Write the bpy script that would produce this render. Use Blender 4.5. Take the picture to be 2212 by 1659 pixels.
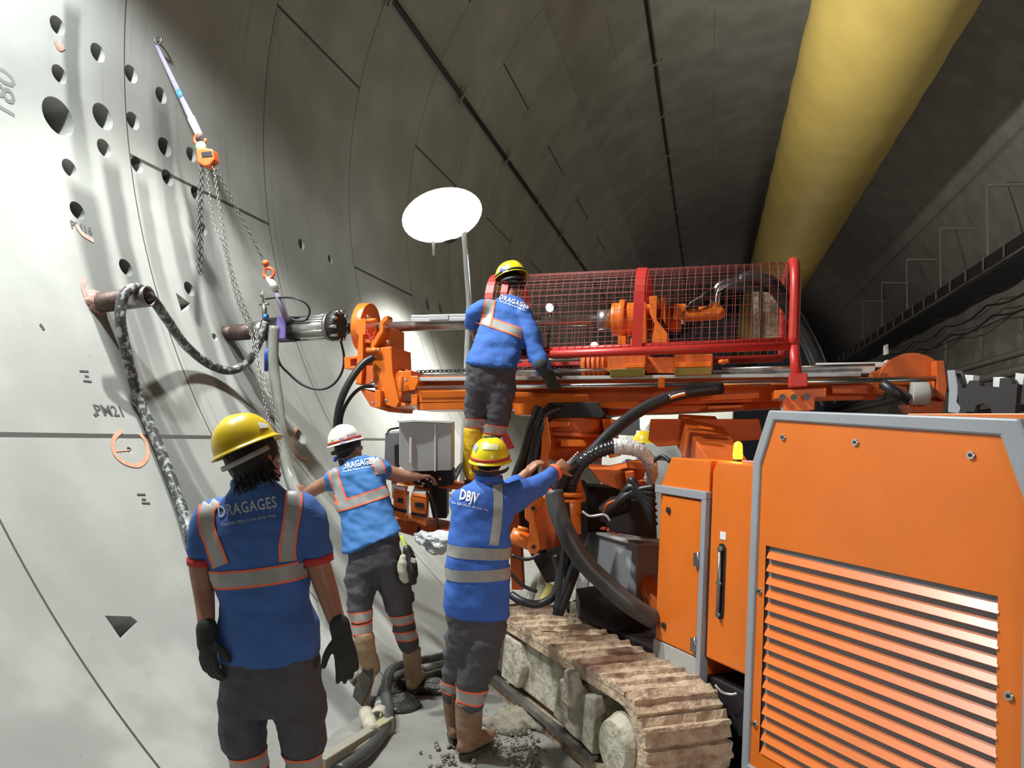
import bpy, bmesh, math, random
from mathutils import Vector, Matrix, Quaternion, noise
from mathutils.bvhtree import BVHTree

for o in list(bpy.data.objects): bpy.data.objects.remove(o)
V = Vector
random.seed(7)
SC = bpy.context.scene
COL = SC.collection

# ------------------------------------------------------------------ camera
FPX = 1665.0
YAW, PIT, ROL = math.radians(14.52), math.radians(3.636), math.radians(3.1)
CAM = V((0, 0, 1.75))
_Fh = V((-math.sin(YAW), math.cos(YAW), 0)); _R0 = V((math.cos(YAW), math.sin(YAW), 0)); _Z = V((0, 0, 1))
CF = _Fh * math.cos(PIT) + _Z * math.sin(PIT)
_U0 = -_Fh * math.sin(PIT) + _Z * math.cos(PIT)
CR = _R0 * math.cos(ROL) + _U0 * math.sin(ROL)
CU = -_R0 * math.sin(ROL) + _U0 * math.cos(ROL)
cam_d = bpy.data.cameras.new('camera'); cam_d.sensor_width = 36; cam_d.sensor_fit = 'HORIZONTAL'
cam_d.lens = 36 * FPX / 2212; cam_d.clip_start = 0.05; cam_d.clip_end = 200
cam = bpy.data.objects.new('camera', cam_d); COL.objects.link(cam)
M = Matrix.Identity(4)
for i in range(3):
    M[i][0], M[i][1], M[i][2], M[i][3] = CR[i], CU[i], -CF[i], CAM[i]
cam.matrix_world = M
SC.camera = cam

# ------------------------------------------------------------------ world, lamps, exposure
w = bpy.data.worlds.new('world'); SC.world = w; w.use_nodes = True
w.node_tree.nodes['Background'].inputs[0].default_value = (0.85, 0.9, 1.0, 1)
w.node_tree.nodes['Background'].inputs[1].default_value = 0.012
SC.view_settings.view_transform = 'Standard'; SC.view_settings.look = 'None'
SC.view_settings.gamma = 1; SC.view_settings.use_curve_mapping = False
SC.view_settings.exposure = 0.0

def lamp(name, kind, loc, target, power, color, **kw):
    d = bpy.data.lights.new(name, kind); d.energy = power; d.color = color
    for k, v in kw.items(): setattr(d, k, v)
    o = bpy.data.objects.new(name, d); COL.objects.link(o); o.location = loc
    o.rotation_euler = (V(target) - V(loc)).to_track_quat('-Z', 'Y').to_euler()
    return o
# two floodlights fixed high on the left lining, above the frame
lamp('wall_floodlight', 'SPOT', (-3.35, 4.15, 6.3), (-0.9, 5.5, 0.6), 1250, (0.97, 1.0, 0.96), spot_size=math.radians(102), spot_blend=0.35, shadow_soft_size=0.12)
lamp('near_wall_floodlight', 'SPOT', (-3.75, 2.75, 5.8), (-3.1, 5.0, 1.2), 930, (0.93, 1.0, 0.99), spot_size=math.radians(116), spot_blend=0.4, shadow_soft_size=0.12)
# unseen fill light added behind the camera for the cabinet and the men's backs
lamp('rear_fill', 'SPOT', (3.6, -3.0, 3.2), (0.9, 3.3, 0.2), 640, (1.0, 0.95, 0.90), spot_size=math.radians(54), spot_blend=0.9, shadow_soft_size=0.5)
# the bright lamp on its pole beyond the mast
lamp('pole_floodlight', 'SPOT', (-3.15, 9.75, 4.15), (-3.2, 10.3, 0.5), 850, (1.0, 1.0, 0.92), spot_size=math.radians(125), spot_blend=0.6, shadow_soft_size=0.25)
# the same cluster throws light across the tunnel on to the duct and the right wall
lamp('pole_floodlight_cross', 'SPOT', (-2.9, 9.75, 4.5), (9.0, 17.0, 6.0), 1850, (1.0, 0.96, 0.84), spot_size=math.radians(130), spot_blend=0.7, shadow_soft_size=0.12)
lamp('tunnel_fill', 'POINT', (3.6, -5.5, 5.0), (0, 0, 0), 55, (1.0, 0.86, 0.80), shadow_soft_size=0.5)  # added ambient fill for the dark crown, no lamp seen there
lamp('tunnel_fill', 'POINT', (1.2, 26.0, 3.6), (0, 0, 0), 90, (1.0, 0.88, 0.80), shadow_soft_size=0.5)  # added fill to lift the far ceiling
lamp('walkway_fill', 'POINT', (6.0, 13.5, 4.9), (0, 0, 0), 45, (1.0, 0.95, 0.80), shadow_soft_size=0.15)  # added fill to brighten the right wall beneath the walkway
lamp('tunnel_fill', 'POINT', (1.2, 44.0, 3.6), (0, 0, 0), 110, (1.0, 0.88, 0.80), shadow_soft_size=0.5)  # second added ceiling fill, farther along the tunnel

# ------------------------------------------------------------------ geometry helpers
RT, XC, ZC = 6.47, 1.785, 5.235           # tunnel bore: radius and axis

def ray(px, py): return CR * ((px - 1106) / FPX) - CU * ((py - 829.5) / FPX) + CF
def at(px, py, d): return CAM + ray(px, py) * d
def depth(p): return (p - CAM).dot(CF)
def wall_hit(px, py, off=0.0):
    d = ray(px, py); R = RT - off
    ox, oz = CAM.x - XC, CAM.z - ZC
    A = d.x * d.x + d.z * d.z; B = 2 * (ox * d.x + oz * d.z); c = ox * ox + oz * oz - R * R
    return CAM + d * ((-B + math.sqrt(B * B - 4 * A * c)) / 2 / A)
def wall_normal(p): return V((XC - p.x, 0, ZC - p.z)).normalized()
def floor_hit(px, py, h=0.0):
    d = ray(px, py); return CAM + d * ((h - CAM.z) / d.z)
def yp(px, py, y):
    d = ray(px, py); return CAM + d * ((y - CAM.y) / d.y)
# machine side frame: s towards the rear (near the camera), z up, w outwards (towards the camera)
BU = V((.62, -.785, 0)).normalized(); BN = V((-.785, -.62, 0)).normalized(); BO = V((-.652, 4.324, 0))
def B(s, z, w=0.0): return BO + BU * s + BN * w + V((0, 0, z))
def bp(px, py, w):
    d = ray(px, py); o = BO + BN * w; return CAM + d * ((o - CAM).dot(BN) / d.dot(BN))

def catmull(pts, sub=6):
    if sub <= 1 or len(pts) < 3: return [V(p) for p in pts]
    P = [V(p) for p in pts]; out = []
    for i in range(len(P) - 1):
        a = P[i - 1] if i else P[0] * 2 - P[1]
        b, c = P[i], P[i + 1]
        d = P[i + 2] if i + 2 < len(P) else P[-1] * 2 - P[-2]
        for k in range(sub):
            t = k / sub
            out.append(0.5 * (2 * b + (c - a) * t + (2 * a - 5 * b + 4 * c - d) * t * t + (3 * b - a - 3 * c + d) * t ** 3))
    out.append(P[-1]); return out

WL = {}
class MB:
    def __init__(s): s.bm = bmesh.new(); s.mi = 0
    def _f(s, vs, smooth=False):
        try: f = s.bm.faces.new(vs)
        except ValueError: return None
        f.material_index = s.mi; f.smooth = smooth; return f
    def hexa(s, b, t):
        b = [s.bm.verts.new(p) for p in b]; t = [s.bm.verts.new(p) for p in t]; n = len(b)
        s._f(b[::-1]); s._f(t)
        for i in range(n): s._f([b[i], b[(i + 1) % n], t[(i + 1) % n], t[i]])
        return s
    def prism(s, poly, ext): ext = V(ext); return s.hexa([V(p) for p in poly], [V(p) + ext for p in poly])
    def box(s, c, sx, sy, sz, X=V((1, 0, 0)), Y=V((0, 1, 0)), Z=V((0, 0, 1))):
        c = V(c); X = X * (sx / 2); Y = Y * (sy / 2); Z = Z * (sz / 2)
        return s.hexa([c - X - Y - Z, c + X - Y - Z, c + X + Y - Z, c - X + Y - Z], [c - X - Y + Z, c + X - Y + Z, c + X + Y + Z, c - X + Y + Z])
    def bar(s, a, b, wx, wy, side=None):
        a, b = V(a), V(b); Z = (b - a).normalized()
        X = (side or (V((0, 0, 1)) if abs(Z.z) < .9 else V((1, 0, 0)))); X = (X - Z * X.dot(Z)).normalized(); Y = Z.cross(X)
        return s.box((a + b) / 2, wx, wy, (b - a).length, X, Y, Z)
    def loft(s, rings, n=16, caps=True, exp=1.0, smooth=True, round_ends=False):
        """rings: (centre, A, B) half-axes"""
        R = []
        rings = list(rings)
        if round_ends:
            def cap(r, q):
                c, A, Bx = r; t = (V(c) - V(q[0])).normalized(); rad = min(A.length, Bx.length)
                return [(c + t * rad * math.sin(k), A * math.cos(k), Bx * math.cos(k)) for k in (0.5, 1.0, 1.35)]
            rings = cap(rings[0], rings[1])[::-1] + rings + cap(rings[-1], rings[-2])
        for c, A, Bx in rings:
            vs = []
            for i in range(n):
                th = 2 * math.pi * i / n; cc, ss = math.cos(th), math.sin(th)
                cc = math.copysign(abs(cc) ** exp, cc); ss = math.copysign(abs(ss) ** exp, ss)
                vs.append(s.bm.verts.new(V(c) + A * cc + Bx * ss))
            R.append(vs)
        for a, b in zip(R, R[1:]):
            for i in range(n): s._f([a[i], a[(i + 1) % n], b[(i + 1) % n], b[i]], smooth)
        if caps: s._f(R[0][::-1]); s._f(R[-1])
        return s
    def tube(s, pts, r, n=10, sub=1, round_ends=False, smooth=True, flat=1.0, up=None):
        rr = r if isinstance(r, (list, tuple)) else None
        P = catmull(pts, sub)
        if rr:
            Q = catmull([V((x, 0, 0)) for x in rr], sub); rad = [q.x for q in Q]
        else: rad = [r] * len(P)
        t0 = (P[1] - P[0]).normalized()
        side = up if up else (V((0, 0, 1)) if abs(t0.z) < .9 else V((1, 0, 0)))
        rings = []
        for i, p in enumerate(P):
            t = (P[min(i + 1, len(P) - 1)] - P[max(i - 1, 0)]).normalized()
            side = (side - t * side.dot(t))
            side = side.normalized() if side.length > 1e-6 else t.orthogonal().normalized()
            rings.append((p, side * rad[i], t.cross(side) * rad[i] * flat))
        return s.loft(rings, n, True, 1.0, smooth, round_ends)
    def cyl(s, a, b, r, n=20, smooth=True): return s.tube([a, b], r, n, smooth=smooth)
    def ball(s, c, A, Bx, Cx, n=16, m=10, f=None):
        """ellipsoid with half-axis vectors A,Bx (equator) and Cx (pole)"""
        rings = []
        for j in range(m + 1):
            ph = math.pi * j / m
            z, r = -math.cos(ph), max(math.sin(ph), 0.02)
            rings.append((V(c) + Cx * z, A * r, Bx * r))
        return s.loft(rings, n)
    def torus(s, c, ax, R, r, n=16, m=6, a0=0.0, a1=2 * math.pi, X=None):
        ax = V(ax).normalized(); X = (X or ax.orthogonal()); X = (X - ax * X.dot(ax)).normalized(); Y = ax.cross(X)
        full = abs(a1 - a0 - 2 * math.pi) < 1e-4
        cnt = n if full else n + 1; rings = []
        for i in range(cnt):
            t = a0 + (a1 - a0) * i / n; d = X * math.cos(t) + Y * math.sin(t); p = V(c) + d * R
            rings.append([s.bm.verts.new(p + d * (r * math.cos(2 * math.pi * k / m)) + ax * (r * math.sin(2 * math.pi * k / m))) for k in range(m)])
        for i in range(cnt if full else cnt - 1):
            a, b = rings[i], rings[(i + 1) % cnt]
            for k in range(m): s._f([a[k], a[(k + 1) % m], b[(k + 1) % m], b[k]], True)
        if not full: s._f(rings[0]); s._f(rings[-1][::-1])
        return s
    def grid(s, f, nu, nv, smooth=True):
        g = [[s.bm.verts.new(f(i / nu, j / nv)) for j in range(nv + 1)] for i in range(nu + 1)]
        for i in range(nu):
            for j in range(nv): s._f([g[i][j], g[i + 1][j], g[i + 1][j + 1], g[i][j + 1]], smooth)
        return s
    def chain(s, pts, link=0.03, r=0.0035, sub=8, n=8):
        P = catmull(pts, sub); L = [0]
        for a, b in zip(P, P[1:]): L.append(L[-1] + (b - a).length)
        k = 0; d = 0; i = 0
        while d < L[-1]:
            while i < len(L) - 2 and L[i + 1] < d: i += 1
            t = (d - L[i]) / max(L[i + 1] - L[i], 1e-6); p = P[i].lerp(P[i + 1], t); T = (P[i + 1] - P[i]).normalized()
            sd = T.orthogonal().normalized()
            if k % 2: sd = T.cross(sd)
            nrm = T.cross(sd); a = link * .66; b = link * .36; vs = []
            for q in range(n):
                th = 2 * math.pi * q / n; dd = T * math.cos(th) * a + sd * math.sin(th) * b
                e = (T * math.cos(th) * b + sd * math.sin(th) * a).normalized()
                vs.append([s.bm.verts.new(p + dd + e * r * math.cos(2 * math.pi * m / 4) + nrm * r * math.sin(2 * math.pi * m / 4)) for m in range(4)])
            for q in range(n):
                u, v2 = vs[q], vs[(q + 1) % n]
                for m in range(4): s._f([u[m], u[(m + 1) % 4], v2[(m + 1) % 4], v2[m]], True)
            k += 1; d += link
        return s
    def text(s, body, place, size=1.0, bold=0.0, spacing=1.0):
        """flat letters; place(x, y) -> world point (already on the surface)"""
        cu = bpy.data.curves.new('lettering', 'FONT'); cu.body = body; cu.size = size; cu.offset = bold; cu.space_character = spacing
        cu.align_x = 'CENTER'; cu.resolution_u = 2
        ob = bpy.data.objects.new('lettering', cu); COL.objects.link(ob)
        dg = bpy.context.evaluated_depsgraph_get(); me = bpy.data.meshes.new_from_object(ob.evaluated_get(dg))
        vs = [s.bm.verts.new(place(v.co.x, v.co.y)) for v in me.vertices]
        for p in me.polygons: s._f([vs[i] for i in p.vertices])
        bpy.data.objects.remove(ob); bpy.data.curves.remove(cu); bpy.data.meshes.remove(me)
        return s
    def remesh(s, voxel, smooth=4, wrinkle=0.0, freq=9.0):
        bmesh.ops.recalc_face_normals(s.bm, faces=s.bm.faces)
        me = bpy.data.meshes.new('tmp'); s.bm.to_mesh(me); s.bm.free()
        ob = bpy.data.objects.new('tmp', me); COL.objects.link(ob)
        m = ob.modifiers.new('r', 'REMESH'); m.mode = 'VOXEL'; m.voxel_size = voxel
        if smooth: m = ob.modifiers.new('s', 'SMOOTH'); m.iterations = smooth; m.factor = 0.5
        dg = bpy.context.evaluated_depsgraph_get(); m2 = bpy.data.meshes.new_from_object(ob.evaluated_get(dg))
        s.bm = bmesh.new(); s.bm.from_mesh(m2); bpy.data.objects.remove(ob); bpy.data.meshes.remove(me); bpy.data.meshes.remove(m2)
        if wrinkle:
            s.bm.normal_update()
            off = V((random.random() * 50, 3, 7))
            for v in s.bm.verts:
                c = v.co
                q = V((c.x * freq + c.z * freq * .5, c.y * freq, c.z * freq * 1.5)) + off
                v.co = c + v.normal * (wrinkle * (noise.noise(q) + .5 * noise.noise(q * 2.3)))
        for f in s.bm.faces: f.smooth = True; f.material_index = 0
        return s
    def bvh(s): return BVHTree.FromBMesh(s.bm)
    def build(s, name, mats, parent=None, bevel=0.0, org=None, keep=False):
        bmesh.ops.recalc_face_normals(s.bm, faces=s.bm.faces)
        vs = [v.co for v in s.bm.verts]
        if parent is not None: base = WL[parent.name]
        elif org is not None: base = V(org)
        else:
            lo = V((min(c.x for c in vs), min(c.y for c in vs), min(c.z for c in vs))); hi = V((max(c.x for c in vs), max(c.y for c in vs), 0))
            base = V(((lo.x + hi.x) / 2, (lo.y + hi.y) / 2, lo.z))
        for v in s.bm.verts: v.co -= base
        me = bpy.data.meshes.new(name); s.bm.to_mesh(me)
        if not keep: s.bm.free()
        o = bpy.data.objects.new(name, me); COL.objects.link(o)
        for m in (mats if isinstance(mats, (list, tuple)) else [mats]): me.materials.append(m)
        if parent is not None: o.parent = parent
        else: o.location = base
        WL[o.name] = base
        if bevel:
            b = o.modifiers.new('bevel', 'BEVEL'); b.width = bevel; b.segments = 2; b.limit_method = 'ANGLE'; b.angle_limit = math.radians(40)
        return o

def tag(o, label=None, cat=None, group=None, kind=None):
    if label: o['label'] = label
    if cat: o['category'] = cat
    if group: o['group'] = group
    if kind: o['kind'] = kind
    return o
def thing(name, loc, label, cat, group=None):
    o = bpy.data.objects.new(name, None); COL.objects.link(o); o.location = loc; o.empty_display_size = 0.1; WL[o.name] = V(loc)
    return tag(o, label, cat, group)
def struct(name, mb, m, bevel=0): 
    o = mb.build(name, m, None, bevel, org=(0, 0, 0)); return tag(o, kind='structure')

# ------------------------------------------------------------------ materials
MATS = {}
def mat(name, col, rough=0.5, metal=0.0, var=0.12, scale=6.0, bump=0.0, bscale=40.0, col2=None, thr=0.5, soft=0.15, spec=0.5, emit=None, estr=0.0, alpha=1.0, coat=0.0):
    m = bpy.data.materials.new(name); m.use_nodes = True; nt = m.node_tree; N = nt.nodes; L = nt.links
    b = N['Principled BSDF']; b.inputs['Roughness'].default_value = rough; b.inputs['Metallic'].default_value = metal
    b.inputs['Specular IOR Level'].default_value = spec
    if coat: b.inputs['Coat Weight'].default_value = coat; b.inputs['Coat Roughness'].default_value = .15
    tc = N.new('ShaderNodeTexCoord')
    nz = N.new('ShaderNodeTexNoise'); nz.inputs['Scale'].default_value = scale; nz.inputs['Detail'].default_value = 5; nz.inputs['Roughness'].default_value = .6
    L.new(tc.outputs['Object'], nz.inputs['Vector'])
    cr = N.new('ShaderNodeValToRGB')
    c = V(col)
    if col2 is None:
        cr.color_ramp.elements[0].position = .3; cr.color_ramp.elements[1].position = .7
        cr.color_ramp.elements[0].color = (*(c * (1 - var)), 1); cr.color_ramp.elements[1].color = (*(c * (1 + var)), 1)
    else:
        cr.color_ramp.elements[0].position = thr - soft; cr.color_ramp.elements[1].position = thr + soft
        cr.color_ramp.elements[0].color = (*c, 1); cr.color_ramp.elements[1].color = (*col2, 1)
    L.new(nz.outputs['Fac'], cr.inputs['Fac']); L.new(cr.outputs['Color'], b.inputs['Base Color'])
    if bump:
        n2 = N.new('ShaderNodeTexNoise'); n2.inputs['Scale'].default_value = bscale; n2.inputs['Detail'].default_value = 4
        L.new(tc.outputs['Object'], n2.inputs['Vector'])
        bp_ = N.new('ShaderNodeBump'); bp_.inputs['Strength'].default_value = bump; bp_.inputs['Distance'].default_value = 0.02
        L.new(n2.outputs['Fac'], bp_.inputs['Height']); L.new(bp_.outputs['Normal'], b.inputs['Normal'])
    if emit:
        b.inputs['Emission Color'].default_value = (*emit, 1); b.inputs['Emission Strength'].default_value = estr
    if alpha < 1: b.inputs['Transmission Weight'].default_value = 1 - alpha
    MATS[name] = m; return m

ORANGE = mat('orange_paint', (.74, .165, .014), .34, var=.06, scale=3, coat=.25)
ORANGE_D = mat('orange_paint_dull', (.58, .11, .014), .6, var=.15, scale=7)  # deeper, rougher orange without clear coat
RED = mat('red_paint', (.48, .030, .022), .4, var=.08)
GREYP = mat('grey_frame_paint', (.30, .31, .34), .45, var=.05)
GREYL = mat('light_grey_paint', (.42, .42, .40), .45, var=.05)
DARK = mat('dark_steel', (.022, .018, .020), .55, .1)
BLACK = mat('black_rubber', (.018, .018, .02), .42, var=.2)
HOSEG = mat('grey_hose_rubber', (.06, .06, .06), .45, var=.25, scale=12)
STEEL = mat('bright_steel', (.62, .62, .63), .22, 1.0, var=.05)
STEELD = mat('worn_steel', (.32, .30, .29), .4, .9, var=.25, scale=12)
CASING = mat('rusty_casing_steel', (.10, .065, .055), .55, .4, var=.35, scale=14, bump=.2)
ALU = mat('aluminium', (.72, .72, .72), .35, .7, var=.05)
BRASS = mat('brass', (.55, .42, .12), .35, 1.0, var=.1)
WHITEP = mat('white_paint', (.75, .75, .72), .5, var=.05)
PAPER = mat('white_label', (.8, .8, .8), .6, var=.03)
FOIL = mat('clear_plastic_film', (.68, .69, .71), .16, .1, var=.35, scale=30, bump=.8, bscale=60)
MUDDY = mat('dried_mud', (.50, .46, .36), .8, var=.2, scale=9, bump=.8, bscale=22, col2=(.24, .20, .15), thr=.58, soft=.12)
SHOE = mat('muddy_track_steel', (.60, .46, .32), .8, scale=10, bump=.9, bscale=30, col2=(.28, .17, .12), thr=.55, soft=.14)
TIMBER = mat('dirty_timber', (.30, .24, .16), .75, scale=8, col2=(.15, .11, .07), bump=.4)
SKIN = mat('skin', (.36, .17, .105), .5, var=.08, scale=14)
HAIR = mat('black_hair', (.012, .010, .010), .5, var=.3, scale=60, bump=.6, bscale=150)
YEL = mat('yellow_helmet_plastic', (.78, .55, .025), .3, var=.05)
YELB = mat('yellow_boot_rubber', (.72, .45, .02), .45, var=.12)
WHT = mat('white_helmet_plastic', (.80, .77, .70), .35, var=.04)
TROU = mat('charcoal_cotton', (.075, .070, .082), .8, var=.2, scale=10, bump=.4, bscale=14)
REFL = mat('silver_reflective_tape', (.36, .35, .33), .5, .1, var=.1, scale=20)
ORT = mat('orange_piping', (.95, .16, .06), .6, var=.05)
TAN = mat('tan_boot_leather', (.42, .28, .15), .6, scale=10, col2=(.28, .19, .11), bump=.3)
BRN = mat('brown_boot_leather', (.24, .13, .075), .6, scale=10, col2=(.33, .24, .17), thr=.6, bump=.3)
SOLE = mat('boot_sole_rubber', (.055, .05, .04), .75, var=.3)
GLOVE = mat('dark_work_glove', (.028, .032, .028), .85, var=.3, scale=30)
REDC = mat('red_cuff', (.50, .035, .035), .8)
REDB = mat('red_band', (.50, .04, .03), .5)
BLUEM = mat('blue_plastic', (.03, .06, .4), .4)
def blue(name, c): return mat(name, c, .8, var=.10, scale=5, bump=.45, bscale=10)
# ------------------------------------------------------------------ the tunnel lining
def ang(p): return math.degrees(math.atan2(p.z - ZC, XC - p.x))       # 0 = springline on the left, negative below
def wp(y, a, off=0.0):
    a = math.radians(a); R = RT - off
    return V((XC - R * math.cos(a), y, ZC + R * math.sin(a)))

class Nodes:
    def __init__(s, m): s.nt = m.node_tree; s.N = s.nt.nodes; s.L = s.nt.links
    def new(s, t, **kw):
        n = s.N.new(t)
        for k, v in kw.items(): setattr(n, k, v)
        return n
    def m(s, op, a, b=None, c=None, clamp=False):
        n = s.N.new('ShaderNodeMath'); n.operation = op; n.use_clamp = clamp
        for i, v in enumerate((a, b, c)):
            if v is None: continue
            if isinstance(v, (int, float)): n.inputs[i].default_value = v
            else: s.L.new(v, n.inputs[i])
        return n.outputs[0]
    def step(s, v, lo, hi):
        n = s.N.new('ShaderNodeMapRange'); n.interpolation_type = 'SMOOTHSTEP'
        s.L.new(v, n.inputs[0]); n.inputs[1].default_value = lo; n.inputs[2].default_value = hi
        n.inputs[3].default_value = 0; n.inputs[4].default_value = 1; return n.outputs[0]
    def mix(s, f, a, b):
        n = s.N.new('ShaderNodeMix'); n.data_type = 'RGBA'; n.blend_type = 'MIX'
        if isinstance(f, (int, float)): n.inputs[0].default_value = f
        else: s.L.new(f, n.inputs[0])
        for i, v in ((6, a), (7, b)):
            if isinstance(v, (tuple, list)): n.inputs[i].default_value = (*v, 1)
            else: s.L.new(v, n.inputs[i])
        return n.outputs[2]

# dark bands and grout staining down the lining below the drill holes: (pixel of the upper end, half width m, length in degrees, strength)
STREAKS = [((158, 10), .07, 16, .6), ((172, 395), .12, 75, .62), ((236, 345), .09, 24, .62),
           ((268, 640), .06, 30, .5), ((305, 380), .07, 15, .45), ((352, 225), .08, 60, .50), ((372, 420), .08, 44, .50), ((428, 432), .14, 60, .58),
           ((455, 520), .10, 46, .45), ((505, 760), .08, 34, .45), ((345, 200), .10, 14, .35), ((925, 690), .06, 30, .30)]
def lining_material(streaked):
    m = bpy.data.materials.new('concrete_lining'); m.use_nodes = True; k = Nodes(m); b = k.N['Principled BSDF']
    tc = k.new('ShaderNodeTexCoord'); sp = k.new('ShaderNodeSeparateXYZ'); k.L.new(tc.outputs['Object'], sp.inputs[0])
    x, y, z = sp.outputs
    a = k.m('DEGREES', k.m('ARCTAN2', k.m('SUBTRACT', z, ZC), k.m('SUBTRACT', XC, x)))
    # ring and longitudinal joints
    yy = k.m('DIVIDE', k.m('SUBTRACT', y, -18.99), 2.0)
    kk = k.m('FLOOR', yy); fr = k.m('FRACT', yy)
    dr = k.m('MULTIPLY', k.m('SUBTRACT', 0.5, k.m('ABSOLUTE', k.m('SUBTRACT', fr, 0.5))), 2.0)
    ring = k.m('LESS_THAN', dr, 0.0065)
    par = k.m('MODULO', kk, 2.0)                       # 1 for the rings with the joint at -34.2 degrees
    aa = k.m('DIVIDE', k.m('SUBTRACT', k.m('ADD', a, 34.2 + 424.0), k.m('MULTIPLY', k.m('SUBTRACT', 1.0, par), 21.2)), 42.4)
    fa = k.m('FRACT', aa); da = k.m('MULTIPLY', k.m('SUBTRACT', 0.5, k.m('ABSOLUTE', k.m('SUBTRACT', fa, 0.5))), 42.4 * RT * math.pi / 180)
    lon = k.m('LESS_THAN', da, 0.016)
    joint = k.m('MAXIMUM', ring, lon)
    n1 = k.new('ShaderNodeTexNoise'); n1.inputs['Scale'].default_value = 1.3; n1.inputs['Detail'].default_value = 6; k.L.new(tc.outputs['Object'], n1.inputs[0])
    n2 = k.new('ShaderNodeTexNoise'); n2.inputs['Scale'].default_value = 26; n2.inputs['Detail'].default_value = 3; k.L.new(tc.outputs['Object'], n2.inputs[0])
    col = k.mix(k.step(n1.outputs[0], .35, .7), (.36, .362, .342) if streaked else (.31, .295, .27), (.45, .452, .427) if streaked else (.39, .375, .345))
    pit = k.step(n2.outputs[0], .70, .75)
    col = k.mix(k.m('MULTIPLY', pit, .35), col, (.18, .18, .17))
    low = k.m('MULTIPLY', k.m('SUBTRACT', 1.0, k.step(a, -50.0, -38.0)), k.step(n1.outputs[0], .50, .60)); col = k.mix(k.m('MULTIPLY', low, .35), col, (.62, .62, .58))
    if streaked:
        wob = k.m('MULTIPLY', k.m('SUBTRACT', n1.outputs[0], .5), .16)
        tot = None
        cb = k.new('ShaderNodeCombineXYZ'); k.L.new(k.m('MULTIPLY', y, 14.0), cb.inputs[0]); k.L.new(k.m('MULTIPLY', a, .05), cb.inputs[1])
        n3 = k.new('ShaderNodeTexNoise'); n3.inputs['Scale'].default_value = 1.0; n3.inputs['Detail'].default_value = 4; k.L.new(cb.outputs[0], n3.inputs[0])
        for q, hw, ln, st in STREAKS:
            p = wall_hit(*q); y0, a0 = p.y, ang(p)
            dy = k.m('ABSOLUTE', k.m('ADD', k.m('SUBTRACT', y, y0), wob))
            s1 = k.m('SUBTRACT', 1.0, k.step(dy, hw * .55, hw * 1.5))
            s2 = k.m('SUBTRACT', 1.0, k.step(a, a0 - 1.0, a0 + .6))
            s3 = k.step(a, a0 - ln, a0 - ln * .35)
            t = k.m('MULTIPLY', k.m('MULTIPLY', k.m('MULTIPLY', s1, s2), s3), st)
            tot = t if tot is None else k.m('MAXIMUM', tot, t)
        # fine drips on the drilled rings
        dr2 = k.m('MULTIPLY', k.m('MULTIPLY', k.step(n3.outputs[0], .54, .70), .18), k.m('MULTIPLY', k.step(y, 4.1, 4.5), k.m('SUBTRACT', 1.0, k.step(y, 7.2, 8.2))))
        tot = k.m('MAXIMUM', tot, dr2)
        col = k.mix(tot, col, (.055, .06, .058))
    col = k.mix(joint if streaked else k.m('MULTIPLY', joint, .3), col, (.085, .083, .075))
    k.L.new(col, b.inputs['Base Color']); b.inputs['Roughness'].default_value = .62; b.inputs['Specular IOR Level'].default_value = .35
    h = k.m('ADD', k.m('MULTIPLY', n2.outputs[0], .12), k.m('MULTIPLY', joint, -1.0))
    bu = k.new('ShaderNodeBump'); bu.inputs['Strength'].default_value = .5; bu.inputs['Distance'].default_value = .012
    k.L.new(h, bu.inputs['Height']); k.L.new(bu.outputs[0], b.inputs['Normal'])
    return m
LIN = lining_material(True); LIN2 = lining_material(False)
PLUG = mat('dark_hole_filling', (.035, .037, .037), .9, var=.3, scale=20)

Y0, Y1 = -9.0, 62.0
def arc_shell(a0, a1, th=0.42, step=1.0):
    mb = MB(); n = int(round((a1 - a0) / step))
    A = [a0 + (a1 - a0) * i / n for i in range(n + 1)]
    iv = [[mb.bm.verts.new(wp(y, a)) for a in A] for y in (Y0, Y1)]
    ov = [[mb.bm.verts.new(wp(y, a, -th)) for a in A] for y in (Y0, Y1)]
    for i in range(n):
        mb._f([iv[0][i], iv[1][i], iv[1][i + 1], iv[0][i + 1]], True); mb._f([ov[0][i], ov[0][i + 1], ov[1][i + 1], ov[1][i]], True)
        for k in (0, 1): mb._f([iv[k][i], iv[k][i + 1], ov[k][i + 1], ov[k][i]])
    mb._f([iv[0][0], ov[0][0], ov[1][0], iv[1][0]]); mb._f([iv[0][n], iv[1][n], ov[1][n], ov[0][n]])
    return mb

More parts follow.
